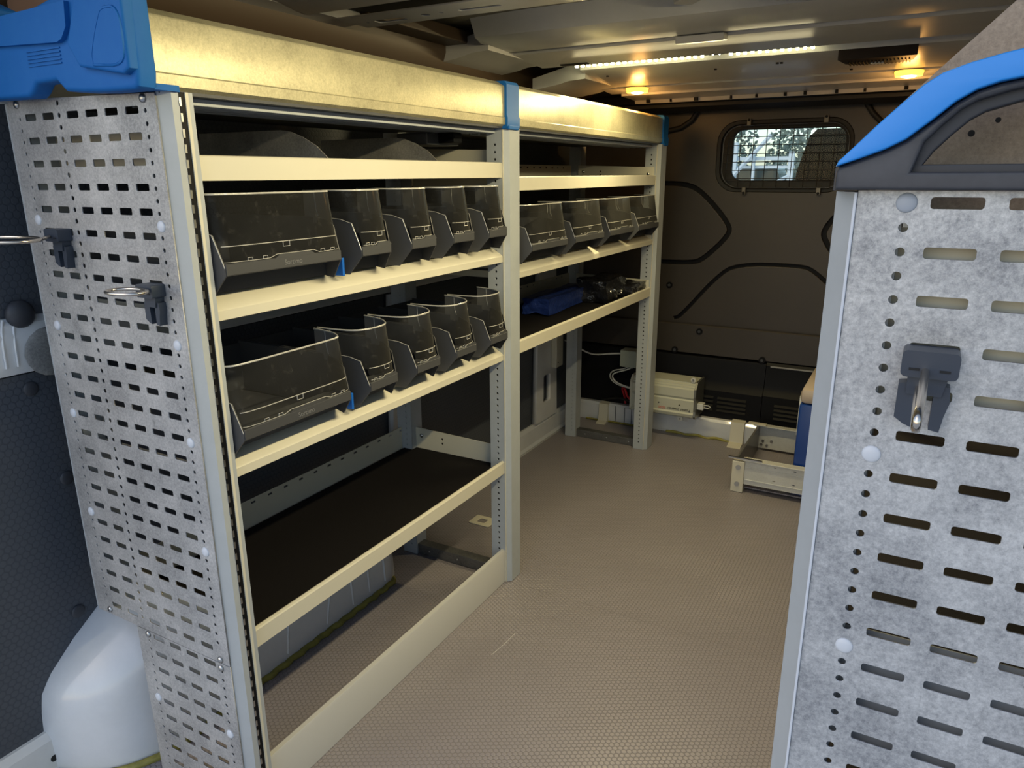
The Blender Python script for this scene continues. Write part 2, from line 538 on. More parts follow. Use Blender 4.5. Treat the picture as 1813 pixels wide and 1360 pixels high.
# wheel arch
def arch():
    bm = bmesh.new()
    n = 40
    ys = [.514, .518, .524, .534, .545, .56, .575, .59, .61, .63, .645, .66, .68, .70] + [.70 + (1.33 - .70) * i / 26 for i in range(1, 27)]
    rows = []
    for y in ys:
        def itp(tab):
            for (a0, b0), (a1, b1) in zip(tab, tab[1:]):
                if a0 <= y <= a1 + 1e-9:
                    return b0 + (b1 - b0) * (y - a0) / (a1 - a0)
            return tab[-1][1]
        H = itp([(.514, .085), (.518, .120), (.524, .150), (.545, .178), (.59, .218), (.645, .258), (.70, .288), (.78, .296), (1.20, .290), (1.33, .262)])
        X = WL + itp([(.514, .006), (.518, .022), (.534, .060), (.56, .098), (.59, .122), (.64, .145), (.70, .150), (1.27, .148), (1.31, .138), (1.33, .12)])
        prof = []
        m_ = 14
        for j in range(m_ + 1):
            a = j / m_
            if a < .5:
                x = X; z = H * .70 * (a / .5)
                x = X - .012 * (a / .5)
            else:
                q = (a - .5) / .5 * PI / 2
                x = (X - .012) - (X - .012 - (WL - .015)) * (1 - math.cos(q)) ** .9
                z = H * .70 + H * .30 * math.sin(q)
            prof.append(bm.verts.new((x, y, z)))
        rows.append(prof)
    for A, B in zip(rows, rows[1:]):
        for j in range(len(A) - 1):
            bm.faces.new((A[j], A[j + 1], B[j + 1], B[j]))
    # end cap towards the front
    bm.faces.new(rows[-1] + [bm.verts.new((WL - .015, 1.33, 0))])
    bmesh.ops.recalc_face_normals(bm, faces=bm.faces)
    me = bpy.data.meshes.new('wheel_arch')
    bm.to_mesh(me); bm.free()
    return me
wa = link('wheel_arch', arch(), WHITE_B, None, 50)
struct(wa); wa.name = 'trim_1'
b = MB()
for y0, y1, kind in ((.82, .82, 0), (.93, .955, 0), (1.05, 1.09, 1), (1.14, 1.14, 0), (1.20, 1.20, 0), (1.26, 1.26, 0)):
    b.tube([(WL + .146, y0, .02), (WL + .143, (y0 + y1) / 2, .09), (WL + .136, y1, .19)], .0035, 6)
b.build('pressed_rib', WHITE_B, wa, 50)
# sealant bead round the arch
pts = []
for i in range(60):
    y = .66 + (1.315 - .66) * i / 59
    pts.append((WL + .152 + .003 * math.sin(i * 1.7) - (.03 * max(0, (y - 1.27) / .045) ** 2), y, .004))
b = MB(); b.tube(pts, .0075, 7)
b.tube(smooth_path([(WL + .01, .507, .004), (WL + .03, .512, .004), (WL + .068, .532, .004), (WL + .105, .557, .004), (WL + .130, .59, .004), (WL + .153, .64, .004), (WL + .156, .70, .004)], 2), .007, 7)
b.build('sealant_bead', SEAL, wa, 60)

# right wall and cab
wr = MB().box(WR, WR + .05, Y0, 2.83, -.02, 1.36).build('wall_right', LINING); struct(wr)

# ------------------------------------------------------------------ ceiling
def slab(poly, x0, x1, name, mt, parent=None, smooth=None):
    return MB().prism(poly, 'x', x0, x1).build(name, mt, parent, smooth)
XR = (WL - .04, WR + .04)
ce = slab([(Y0 - .05, 1.375), (2.86, 1.375), (2.86, 1.40), (Y0 - .05, 1.40)], *XR, 'ceiling', BLACKM); struct(ce)
# corrugated skin between the bows
bm = bmesh.new()
nx, ny = 60, 160
V = [[bm.verts.new((XR[0] + (XR[1] - XR[0]) * i / nx, Y0 + (2.2 - Y0) * j / ny, 1.362 + .0012 * math.sin(j * 1.9 + .3 * math.sin(i * .8)) - .02 * (2 * i / nx - 1) ** 4)) for j in range(ny + 1)] for i in range(nx + 1)]
for i in range(nx):
    for j in range(ny):
        bm.faces.new((V[i][j], V[i + 1][j], V[i + 1][j + 1], V[i][j + 1]))
me = bpy.data.meshes.new('roof_skin'); bm.to_mesh(me); bm.free()
link('roof_skin', me, SKIN, ce, 80)
# rear roof bow, pressed channel with openings in its front flank
bowA = slab([(.90, 1.362), (.94, 1.318), (.97, 1.304), (1.16, 1.300), (1.185, 1.306), (1.20, 1.345), (1.22, 1.362)], -1.09, WR, 'roof_bow', ROOF, ce, 25)
ANG = [(-1.09, 1.305), (-1.16, 1.255), (-1.20, 1.22)]
# front flank strip of bow A with holes
plate('bow_flange', [(-1.07, 1.215), (WR, 1.215), (WR, 1.312), (-1.07, 1.312)],
      [rrect(-1.015, -.945, 1.262, 1.288, .006), circ(-.893, 1.270, .010, 14), circ(-.855, 1.268, .005, 8), rrect(-.815, -.725, 1.262, 1.276, .004), circ(-1.035, 1.27, .004)],
      'z', 1.298, 1.301, ROOF, ce)
MB().box(-1.06, WR, 1.22, 1.31, 1.322, 1.326).build('bow_hole_shade', DARKHOLE, ce)  # dark sheet above the holes, stands for the shade inside the bow
# bow ends: pressed shoe that runs down to the cant rail
def shoe(y0, y1, x, name='bow_shoe', z0=1.302):
    b = MB()
    b.prism([(x + .03, z0), (x - .02, z0 - .003), (x - .05, z0 - .010), (x - .14, z0 - .022), (x - .14, z0 + .01), (x + .03, z0 + .05)], 'y', y0, y1)
    return b.build(name, ROOF, ce, 30)
shoe(.95, 1.29, -1.10)
# second, wide bow
slab([(1.60, 1.362), (1.625, 1.318), (1.65, 1.3085), (1.775, 1.304), (1.785, 1.320), (1.79, 1.362)], -1.0, WR, 'roof_bow', ROOF, ce, 25)
slab([(1.79, 1.32), (1.80, 1.300), (1.83, 1.297), (1.965, 1.292), (1.985, 1.290), (1.99, 1.362), (1.79, 1.362)], -1.0, WR, 'roof_bow', ROOF, ce, 25)
shoe(1.67, 1.97, -1.02, z0=1.296)
# recess with the LED strips, then the front header panel
slab([(1.985, 1.312), (2.055, 1.312), (2.055, 1.362), (1.985, 1.362)], -1.0, WR, 'header_recess', DARKHOLE, ce)
slab([(2.04, 1.300), (2.045, 1.286), (2.06, 1.282), (2.30, 1.264), (2.325, 1.268), (2.33, 1.29), (2.04, 1.345)], -.91, WR, 'header_panel', ROOF, ce, 25)
slab([(2.325, 1.262), (2.42, 1.256), (2.43, 1.30), (2.325, 1.30)], -.96, WR, 'header_panel', ROOF, ce, 25)
slab([(2.43, 1.250), (2.56, 1.246), (2.565, 1.235), (2.58, 1.30), (2.43, 1.30)], -.93, WR, 'header_panel', ROOF, ce, 25)
shoe(2.07, 2.36, -.935, z0=1.266)
# toothed dark seal behind the header
b = MB()
x = -.88
while x < .3:
    r = random.choice((.004, .006, .009))
    if random.random() < .5:
        b.cyl((x, 2.562, 1.236), (x, 2.562, 1.252), r, 10)
    else:
        b.box(x - r, x + r, 2.552, 2.568, 1.236, 1.252)
    x += random.uniform(.05, .12)
b.box(-1.2, WR, 2.575, 2.66, 1.236, 1.262)
b.build('header_seal', BLACK, ce)
slab([(2.64, 1.225), (2.70, 1.212), (2.78, 1.218), (2.80, 1.245), (2.80, 1.37), (2.64, 1.30)], WL, WR, 'trim_2', RUBBER)
struct(bpy.data.objects['trim_2'])
# cant rail along the left roof edge
b = MB(); b.prism([(WL - .02, 1.20), (WL + .03, 1.215), (WL + .085, 1.262), (WL + .10, 1.30), (WL + .10, 1.37), (WL - .02, 1.37)], 'y', Y0, 2.78)
struct(b.build('trim_3', mat('cant_rail_paint', (.06, .038, .022), .5), None, 30))
# longitudinal beam visible between the bows, above the rack
MB().box(-1.115, -1.05, 1.29, 2.0, 1.315, 1.345, .004).build('roof_side_member', mat('cant_rail_paint', (.06, .038, .022), .5), ce)
MB().box(-.28, -.20, 1.50, 1.62, 1.318, 1.345, .004, (0, 0, .5)).build('roof_brace', ROOF, ce)
MB().box(-.43, -.39, 1.40, 1.62, 1.330, 1.350, .003, (0, 0, .75)).build('roof_brace', ROOF, ce)
MB().box(-.55, -.44, 1.765, 1.80, 1.288, 1.304, .002, (.1, 0, 0)).build('roof_bracket', ROOF, ce)
# screw holes of the header
for x, y, z in ((-.86, 2.13, 1.278), (-.55, 2.14, 1.277), (-.385, 2.12, 1.278), (-.375, 2.12, 1.278), (-.22, 2.26, 1.268)):
    MB().cyl((x, y, z - .004), (x, y, z + .004), .004, 10).build('screw_hole', DARKHOLE, ce)
MB().box(-.93, -.85, 1.955, 1.975, 1.289, 1.292).build('header_slot', DARKHOLE, ce)

# ------------------------------------------------------------------ LED strips
def led(x0, x1, y, z, n, label, vertical=False):
    t = thing('led_strip', label, 'light strip', ((x0 + x1) / 2, y, z), 'LED strips on the roof')
    if not vertical:
        MB().box(x0 - .006, x1 + .006, y - .010, y + .008, z + .002, z + .010).build('strip_base', BLACK, t)
        for k in range(n):
            xx = x0 + (x1 - x0) * (k + .5) / n
            MB().box(xx - .0036, xx + .0036, y - .0065, y + .0045, z - .004, z + .002, .0015).build('led', LEDM, t)
    return t
led(-.915, -.545, 2.015, 1.293, 21, 'longer lit LED strip on the roof header, left of the gap')
led(-.490, -.278, 2.015, 1.293, 12, 'shorter lit LED strip on the roof header, beside the dark speaker')
t = thing('led_strip', 'LED strip along the roof above the right rack', 'light strip', (-.07, 1.0, 1.292))
MB().box(-.080, -.062, .58, 1.42, 1.2925, 1.300).build('strip_base', BLACK, t)
for k in range(40):
    y = .60 + k * .0205
    MB().box(-.0745, -.0675, y - .004, y + .004, 1.289, 1.2925).build('led', LEDM, t)
t = thing('strip_connector', 'small black connector joining the two lit LED strips', 'connector', (-.517, 2.015, 1.297))
MB().box(-.538, -.497, 2.005, 2.023, 1.294, 1.302, .001).build('housing', BLACK, t)
for x in (-.525, -.508):
    MB().dome((x, 2.008, 1.293), .0025, .002, 'z').build('led', mat('dim_led', (1, 1, 1), .4, emit=((1, 1, .9), 3)), t)

# amber lamps
for x, lab in ((-.845, 'round amber ceiling lamp on the left, above the far end of the rack'), (-.085, 'round amber ceiling lamp on the right, near the dark speaker')):
    t = thing('ceiling_lamp', lab, 'lamp', (x, 2.345, 1.262), 'amber lamps on the roof header')
    MB().cyl((x, 2.345, 1.262), (x, 2.345, 1.270), .040, 28).build('base', mat('lamp_base', (.6, .5, .3), .4), t, 40)
    MB().cyl((x, 2.345, 1.249), (x, 2.345, 1.263), .033, 28, .036).build('lens', LAMPM, t, 40)
    MB().dome((x, 2.345, 1.250), .020, .006, 'z', 16).build('bulb', LAMPC, t, 60)
    l = bpy.data.lights.new('lamp_light', 'POINT'); l.energy = 0.5; l.color = (1.0, .48, .12); l.shadow_soft_size = .02
    lo = bpy.data.objects.new('lamp_light', l); lo.location = (x, 2.345, 1.222); C.objects.link(lo)

# dark grille unit
t = thing('ceiling_speaker', 'dark brown ribbed ceiling speaker beside the shorter LED strip', 'speaker', (-.15, 2.2, 1.27))
b = MB(); b.prism([(-.232, 2.045), (-.062, 2.045), (-.072, 2.13), (-.10, 2.158), (-.19, 2.158), (-.222, 2.13)], 'z', 1.263, 1.30)
b.build('housing', LOUD, t, 30)
MB().box(-.165, -.135, 2.12, 2.132, 1.259, 1.2635, .001).build('catch', WHITEP, t)
for k in range(18):
    x = -.212 + k * .0078
    MB().box(x - .0014, x + .0014, 2.09, 2.152, 1.2605, 1.2635).build('rib', BLACK, t)

# ------------------------------------------------------------------ bulkhead
def pl(points, w, it=2):
    return strip(smooth_path(points, it), w)
GA = pl([(-.95, .967), (-.80, .967), (-.735, .935), (-.628, .82), (-.628, .78), (-.715, .69), (-.76, .671), (-.95, .671)], .017)
GB = pl([(-.02, .967), (-.18, .967), (-.245, .89), (-.300, .815), (-.300, .78), (-.24, .70), (-.20, .671), (-.02, .671)], .017)
GC = pl([(-.82, .452), (-.796, .457), (-.665, .622), (-.592, .676), (-.367, .682), (-.315, .665), (-.20, .56), (-.14, .452)], .013)
wf = plate('wall_front', [(WL, .425), (WR, .425), (WR, 1.36), (WL, 1.36)],
           [rrect(-.694, -.238, .937, 1.183, .075, 8), GA, GB, GC], 'y', 2.800, 2.812, BLACKM, None, .0015)
struct(wf)
plate('backing', [(WL, -.02), (WR, -.02), (WR, 1.36), (WL, 1.36)], [rrect(-.680, -.245, .945, 1.175, .07, 8)], 'y', 2.812, 2.822, BLACK, wf)
for g in (GC,):
    pass
b = MB()
b.prism([(2.812, .425), (2.800, .425), (2.792, .430), (2.784, .436), (2.780, .432), (2.780, .322), (2.812, .31)], 'x', WL, WR)
b.build('lower_panel', BLACKM, wf, 20)
b = MB()
b.prism([(2.81, .32), (2.774, .318), (2.768, .308), (2.765, .232), (2.762, .222), (2.758, .212), (2.745, .195), (2.745, .075), (2.81, .075)], 'x', -.445, WR)
b.prism([(2.81, .318), (2.778, .312), (2.774, .302), (2.770, .228), (2.766, .218), (2.762, .208), (2.749, .190), (2.749, .075), (2.81, .075)], 'x', WL, -.448)
b.build('lower_panel', BLACK, wf, 20)
MB().box(-.43, -.05, 2.764, 2.770, .303, .3085, .001).build('ledge_edge', mat('ledge_edge_grey', (.25, .25, .25), .3), wf)  # thin lighter grey strip along the ledge
for x0, x1, n, yy in ((-.690, -.628, 4, 2.749), (-.612, -.503, 4, 2.749), (-.400, -.28, 4, 2.745), (-.25, -.13, 4, 2.745)):
    for k in range(n):
        z = .113 + k * .0165
        MB().prism([(yy + .002, z - .005), (yy - .007, z - .003), (yy + .002, z + .007)], 'x', x0, x1).build('louver', BLACK, wf)
for x, z, y in ((-.708, .411, 2.780), (-.464, .325, 2.776), (-.843, .581, 2.80), (-.80, .33, 2.776)):
    q = MB(); q.cyl((x, y, z), (x, y - .004, z), .0125, 18); q.build('fixing', BLACK, wf, 40)
    q = MB(); q.cyl((x, y - .003, z), (x, y - .007, z), .006, 6); q.build('fixing', DGREY, wf)
# trim hose top left, top right
b = MB(); b.tube([(-.98, 2.785, 1.155), (-.90, 2.785, 1.152), (-.83, 2.785, 1.165), (-.79, 2.785, 1.19), (-.765, 2.785, 1.23)], .009, 8)
b.tube([(-.215, 2.785, 1.225), (-.19, 2.785, 1.19), (-.15, 2.785, 1.15), (-.08, 2.785, 1.13)], .009, 8)
b.build('edge_seal', RUBBER, wf, 60)

# white cross member at the foot of the bulkhead
b = MB(); b.prism([(2.75, 0), (2.728, 0), (2.724, .012), (2.722, .070), (2.730, .080), (2.80, .082), (2.80, 0)], 'x', WL, WR)
bb = b.build('baseboard_front', WHITE_B, None, 25); struct(bb)
pts = [(-.80 + .25 * k / 24, 2.722 - .004 * math.sin(k * .9) * (.5 if k < 8 else 1), -.001 + .006 * abs(math.sin(k * .37 + .6))) for k in range(25)]
b = MB(); b.tube(pts, .006, 6)
b.tube([(-1.15 + .28 * k / 12, 2.720, .004) for k in range(13)], .004, 6)
b.build('sealant_bead', SEAL, bb, 60)
b = MB(); b.prism([(2.724, .0), (2.66, 0), (2.668, .004), (2.70, .010), (2.71, .086), (2.74, .090), (2.74, 0)], 'x', -.545, -.495)
b.build('support_foot', RAIL, bb)
b = MB(); b.prism([(2.724, .0), (2.68, 0), (2.684, .004), (2.705, .010), (2.712, .080), (2.74, .084), (2.74, 0)], 'x', -1.09, -1.05)
b.build('support_foot', RAIL, bb)
for x in (-1.02, -.98, -.95):
    MB().box(x - .0012, x + .0012, 2.720, 2.723, .004, .074).build('seam', EMBOSS, bb)
MB().dome((-.725, 2.722, .072), .017, .006, 'y', 16).build('body_plug', WHITE_B, bb, 40)

# window
w1 = bpy.data.objects.new('window_1', None); C.objects.link(w1); w1.location = (-.46, 2.81, 1.06)
bpy.context.view_layer.update(); struct(w1)
plate('window_frame', rrect(-.693, -.239, .938, 1.182, .074, 8), [rrect(-.640, -.265, .978, 1.152, .035, 8)], 'y', 2.814, 2.834, RUBBER, w1, .003)
plate('rubber_seal', rrect(-.694, -.238, .937, 1.183, .075, 8), [rrect(-.680, -.251, .950, 1.170, .066, 8)], 'y', 2.798, 2.813, RUBBER, w1, .002)
plate('pane', rrect(-.65, -.255, .968, 1.162, .04, 8), [], 'y', 2.836, 2.839, GLASS, w1)
# grille of welded wire in front of it
g = thing('window_guard', 'black welded wire guard over the bulkhead window', 'window guard', (-.455, 2.785, 1.06))
ring = [(u, 2.785, v) for u, v in rrect(-.668, -.250, .953, 1.166, .062, 8)]
b = MB(); b.tube(ring, .0022, 6, True)
b.build('frame_wire', mat('guard_wire', (.05, .05, .05), .35, .3), g, 60)
GW = mat('guard_wire_black', (.006, .006, .006), .5)
def inset(x):      # vertical extent of the rounded rectangle at x
    r = .062
    dx = max(0, (-.668 + r) - x, x - (-.250 - r))
    return r - math.sqrt(max(0, r * r - dx * dx))
for k in range(9):
    x = -.652 + k * .0445
    i = inset(x)
    MB().cyl((x, 2.784, .953 + i), (x, 2.784, 1.166 - i), .0014, 6).build('wire', GW, g)
for k in range(7):
    z = .984 + k * .0285
    r = .062
    dz = max(0, (.953 + r) - z, z - (1.166 - r))
    i = r - math.sqrt(max(0, r * r - dz * dz))
    MB().cyl((-.668 + i, 2.786, z), (-.250 - i, 2.786, z), .0014, 6).build('wire', GW, g)
for x, z, s in ((-.584, 1.172, 1), (-.330, 1.174, 1), (-.584, .945, -1), (-.332, .945, -1)):
    q = MB(); q.box(x - .007, x + .007, 2.782, 2.799, min(z - s * .008, z + s * .016), max(z - s * .008, z + s * .016), .001)
    cl = q.build('clip', mat('clip_steel', (.13, .12, .10), .4, .6), g)
    MB().cyl((x, 2.782, z + s * .011), (x, 2.777, z + s * .011), .0048, 8).build('bolt', BLACK, cl)

# cab behind the bulkhead (seen through the pane)
cb = MB()
cb.box(WL - .1, WR + .1, 2.84, 3.75, 1.33, 1.37)
cb.box(WL - .1, WR + .1, 2.84, 4.3, .30, .34)
cb.box(WL - .12, WL - .1, 2.84, 3.2, .3, 1.37)
cb.box(WR + .1, WR + .12, 2.84, 4.3, .3, 1.37)
cabo = cb.build('trim_4', mat('cab_trim', (.03, .03, .033), .7)); struct(cabo)
t = thing('driver_seat', 'dark grey headrest and seat back behind the bulkhead window', 'seat', (-.30, 3.06, .34))
b = MB(); b.prism([(-.448, .34), (-.442, 1.00), (-.425, 1.07), (-.408, 1.130), (-.382, 1.158), (-.18, 1.158), (-.15, 1.10), (-.13, .34)], 'y', 3.0, 3.1)
b.build('backrest', CARD, t, 30)
# outside, ahead of the van
hedge_m = mat('foliage', (0.16, 0.20, 0.15), 0.8, noise=(6, 1.0, (0.42, 0.50, 0.42)))
def tree(x, y, zb, h, r, label, k=1500):
    t = thing('tree', label, 'tree', (x, y, zb), 'trees ahead of the van')
    b = MB(); b.cyl((x, y, zb), (x, y, zb + h * .6), .05, 8, .03)
    b.build('trunk', mat('bark', (.12, .09, .07), .9), t)
    bm = bmesh.new()
    rnd = random.Random(int(x * 100))
    for _ in range(k):
        th, u = rnd.uniform(0, 2 * PI), rnd.uniform(-1, 1)
        rr = rnd.random() ** .4
        c = Vector((x + r * rr * math.cos(th) * math.sqrt(1 - u * u), y + r * rr * math.sin(th) * math.sqrt(1 - u * u), zb + h * .62 + h * .40 * rr * u))
        a = Vector((rnd.gauss(0, 1), rnd.gauss(0, 1), rnd.gauss(0, 1))).normalized() * .045
        bb_ = a.orthogonal().normalized() * .03
        bm.faces.new([bm.verts.new(c + a), bm.verts.new(c + bb_), bm.verts.new(c - a), bm.verts.new(c - bb_)])
    me = bpy.data.meshes.new('foliage'); bm.to_mesh(me); bm.free()
    link('foliage', me, hedge_m, t)
tree(-3.10, 12.6, -.6, 3.1, .62, 'leafy tree at the left, behind the white frame outside')
tree(-1.85, 12.6, -.6, 2.7, .50, 'smaller leafy tree in the middle, behind the white frame outside')
tree(-1.30, 11.2, -.6, 2.0, .30, 'dark green tree right of the white frame outside')
fr = thing('carport_frame', 'white steel carport frame standing outside ahead of the van', 'carport', (-2.1, 9.0, -.6))
WP = mat('white_steel', (.80, .84, .84), .4)
for p, q, r in (((-2.02, 9, -.6), (-2.02, 9, 1.35), .03), ((-1.33 - .06, 9, -.6), (-1.39, 9, 1.24), .028), ((-1.80, 9, -.6), (-1.80, 9, 1.20), .014)):
    MB().box(p[0] - r, p[0] + r, 8.97, 9.03, p[2], q[2]).build('post', WP, fr)
MB().box(-2.6, -1.36, 9.035, 9.07, 1.15, 1.19).build('cross_beam', WP, fr)
MB().box(-2.6, -1.36, 9.035, 9.07, 1.06, 1.09).build('cross_beam', WP, fr)
MB().tube([(-2.15, 8.93, .82), (-1.62, 8.93, 1.42)], .025, 6).build('brace', WP, fr)
MB().tube([(-1.80, 8.98, .76), (-1.40, 8.98, .98)], .02, 6).build('brace', WP, fr)
t = thing('parked_van', 'dark parked vehicle behind the white carport frame', 'vehicle', (-2.0, 10.0, -.6))
b = MB(); b.box(-2.7, -1.52, 9.7, 10.4, -.35, .88, .06); b.build('body', mat('van_paint', (.33, .35, .36), .35), t, 30)
b = MB(); b.prism([(-2.62, .88), (-1.60, .88), (-1.68, 1.10), (-2.54, 1.10)], 'y', 9.75, 10.35); b.build('windows', mat('van_glass', (.03, .05, .05), .15), t)
for x in (-2.5, -1.75):
    MB().cyl((x, 9.68, -.35), (x, 9.85, -.35), .22, 20).build('wheel', RUBBER, t, 40)
b = MB(); b.box(-14, 14, 4.4, 40, -.66, -.61)
g2 = b.build('trim_5', mat('paving', (0.42, 0.40, 0.37), 0.9)); struct(g2)

# ------------------------------------------------------------------ shelving racks
SP = 0.0303
def slots(xs, zs, w=.0145, h=.0045):
    return [rrect(x - w, x + w, z - h, z + h, .0019, 3) for z in zs for x in xs]

def post(name, yc0, yc1, side_holes, parent, xf=-.802, s=-1, top=1.098, hole_y=None, cham=.014, z0=0.001):
    """upright: chamfered channel; s=-1 body extends to -x from the front face"""
    d = xf + s * cham
    e = xf + s * .052
    b = MB()
    b.prism([(d, yc0), (xf, yc0 + .010), (xf, yc1), (e, yc1), (e, yc0 + .003), (d, yc0 + .003)], 'z', z0, top)
    o = b.build(name, POST, parent)
    if side_holes:
        hs = []
        z = .03
        while z < top - .02:
            hs.append(circ(xf + s * .031, z, .0030, 6))
            z += .0152
        x0, x1 = sorted((d, e))
        plate('perforated_web', [(x0, z0), (x1, z0), (x1, top), (x0, top)], hs, 'y', yc0 - .0005, yc0 + .0015, POST, o)
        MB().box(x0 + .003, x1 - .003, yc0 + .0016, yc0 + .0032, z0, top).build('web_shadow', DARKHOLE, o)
        MB().box(xf + s * .012 - .001, xf + s * .012 + .001, yc0 - .001, yc0 + .002, z0, top).build('edge_bead', RAIL, o)
    return o

rack = thing('shelving_rack', 'long grey and cream steel shelving rack along the left wall', 'shelving rack', (-.97, 1.55, 0))
# uprights (front row, back row)
pA = post('upright', .602, .642, False, rack)
# inner channel of the near upright: dark slot with teeth
MB().box(-.806, -.8015, .622, .630, .001, 1.098).build('slot_liner', BLACK, pA)
b = MB()
for k in range(60):
    z = .02 + k * .018
    b.box(-.8035, -.8010, .6215, .6245, z, z + .010)
b.build('slot_teeth', BOLT, pA)
MB().box(-.806, -.800, .630, .6345, .001, 1.098).build('edge_bead', RAIL, pA)
post('upright', 1.428, 1.482, True, rack)
post('upright', 2.478, 2.543, True, rack)
for yy in (.603, 1.435, 2.490):
    hs = []
    z = .03
    while z < 1.07:
        hs.append(circ(-1.113, z, .003, 6)); z += .0152
    zb = .302 if yy < 1 else .001
    hs = [h for h in hs if h[0][1] > zb + .008]
    o = MB().prism([(-1.142, yy + .002), (-1.098, yy + .002), (-1.098, yy + .045), (-1.142, yy + .045)], 'z', zb, 1.098).build('rear_upright', POST, rack)
    plate('perforated_web', [(-1.142, zb), (-1.098, zb), (-1.098, 1.098), (-1.142, 1.098)], hs, 'y', yy - .001, yy + .001, POST, o)
# foot ties between front and back uprights
for yy in (1.44, 2.50):
    o = MB().box(-1.10, -.85, yy, yy + .03, .001, .030, .001).build('foot_tie', galv('zinc_tie', (.10, .10, .10), (.24, .24, .23), .4, .6, .5) if yy < 2 else bpy.data.materials['zinc_tie'], rack)
    for x in (-1.06, -.97, -.88):
        MB().dome((x, yy - .001, .016), .003, .002, 'y', 8).build('screw', BOLT, o)

def bracket(y, z, parent, x0=-1.10, x1=-.835, face=-1, bolts=True):
    """end plate of a shelf on the inside of an upright"""
    o = plate('side_bracket', [(x0, z), (x1 + .015, z), (x1 + .015, z + .058), (x0, z + .066)],
              [circ(-1.015, z + .045, .0035, 8), circ(-1.015, z + .033, .0035, 8)] if x0 < -1 else [], 'y', y - .001, y + .001, RAIL, parent)
    if bolts:
        for x, dz in ((x1 - .005, .035), (x1 - .005, .012), (x0 + .02, .045)):
            MB().dome((x, y + face * .002, z + dz), .0055, .003, 'y', 10).build('bolt', BOLT, o, 50)
    return o

def shelf(y0, y1, z, kind, yb0, yb1):
    """kind 'flat': upright front rail; 'lip': sloping lip for bins. z = underside of rail"""
    s = bpy.data.objects.new('shelf', None)
    s.empty_display_size = .03
    C.objects.link(s); s.location = (-.97, (y0 + y1) / 2, z)
    s.parent = rack; s.matrix_parent_inverse = rack.matrix_basis.inverted()
    bpy.context.view_layer.update()
    def P(o):
        o.parent = s
        o.matrix_parent_inverse = s.matrix_world.inverted()
        return o
    if kind == 'flat':
        b = MB(); b.prism([(-.816, z), (-.816, z + .029), (-.8175, z + .031), (-.822, z + .032), (-.826, z + .030), (-.828, z + .010), (-.84, z + .006), (-.84, z)], 'y', y0, y1)
    else:
        b = MB(); b.prism([(-.818, z), (-.816, z + .001), (-.816, z + .014), (-.818, z + .0165), (-.846, z + .033), (-.852, z + .033), (-.852, z + .022), (-.84, z)], 'y', y0, y1)
    P(b.build('front_rail', RAIL, None, 35))
    zt = z + (.006 if kind == 'flat' else .022)
    P(MB().box(-1.128, -.83, y0 + .002, y1 - .002, zt - .006, zt, 0).build('shelf_tray', DGREY))
    P(MB().box(-1.125, -.842, y0 + .004, y1 - .004, zt, zt + .003, 0).build('anti_slip_mat', MAT_))
    hs = []
    y = y0 + .03
    while y < y1 - .02:
        hs.append([(y - .006, z + .055), (y + .006, z + .055), (y + .006, z + .060), (y - .006, z + .060)]); y += .045
    P(plate('rear_rail', [(y0, z), (y1, z), (y1, z + .066), (y0, z + .066)], hs, 'x', -1.132, -1.130, RAIL))
    for yy, fc in ((y0 + .004, 1), (y1 - .004, -1)):
        o = bracket(yy, z, None, face=fc); P(o)
    return s

# near bay
shelf(.636, 1.458, .995, 'flat', 0, 0)
shelf(.636, 1.458, .811, 'lip', 0, 0)
shelf(.636, 1.458, .583, 'lip', 0, 0)
s4 = shelf(.636, 1.458, .299, 'flat', 0, 0)
# far bay
shelf(1.484, 2.478, .966, 'flat', 0, 0)
shelf(1.484, 2.478, .766, 'lip', 0, 0)
shelf(1.484, 2.478, .584, 'flat', 0, 0)
# kick board of the near bay
b = MB(); b.prism([(-.818, .001), (-.816, .002), (-.816, .086), (-.818, .0905), (-.826, .091), (-.828, .088), (-.821, .084), (-.821, .001)], 'y', .636, 1.458)
b.build('kick_board', mat('kick_cream_daylit', (.54, .53, .49), .4), rack, 35)  # rail cream made greyer, bluish daylight near the floor put into the colour

# top beams
def beam(y0, y1):
    b = MB()
    b.prism([(-.812, 1.100), (-.805, 1.104), (-.8045, 1.117), (-.8065, 1.119), (-.8065, 1.178), (-.808, 1.181), (-.824, 1.190), (-.824, 1.187), (-.811, 1.178), (-.811, 1.104)], 'y', y0, y1)
    o = b.build('top_fascia', FASCIA, rack, 30)
    MB().box(-1.13, -.812, max(y0, .604), y1, 1.096, 1.100).build('tray_floor', DGREY, o)
    for k in range(5):
        x = -.835 - k * .022
        MB().box(x - .003, x + .003, max(y0, .645), y1, 1.087, 1.096, .001).build('tray_rib', POST, o)
    MB().box(-1.135, -1.13, y0, y1, 1.098, 1.17).build('tray_back', POST, o)
beam(.592, 1.428)
beam(1.474, 2.50)
def corner(y0, y1, name='corner_joint'):
    b = MB(); b.prism([(-.835, 1.094), (-.803, 1.096), (-.799, 1.100), (-.7985, 1.118), (-.801, 1.123), (-.801, 1.184), (-.806, 1.1905), (-.835, 1.1915)], 'y', y0, y1)
    o = b.build(name, BLUE, rack, 35)
    MB().box(-.804, -.7975, y0 + .004, y1 - .004, 1.094, 1.103, .002).build('joint_foot', BLUE, o)
corner(1.424, 1.478)
corner(2.498, 2.548)

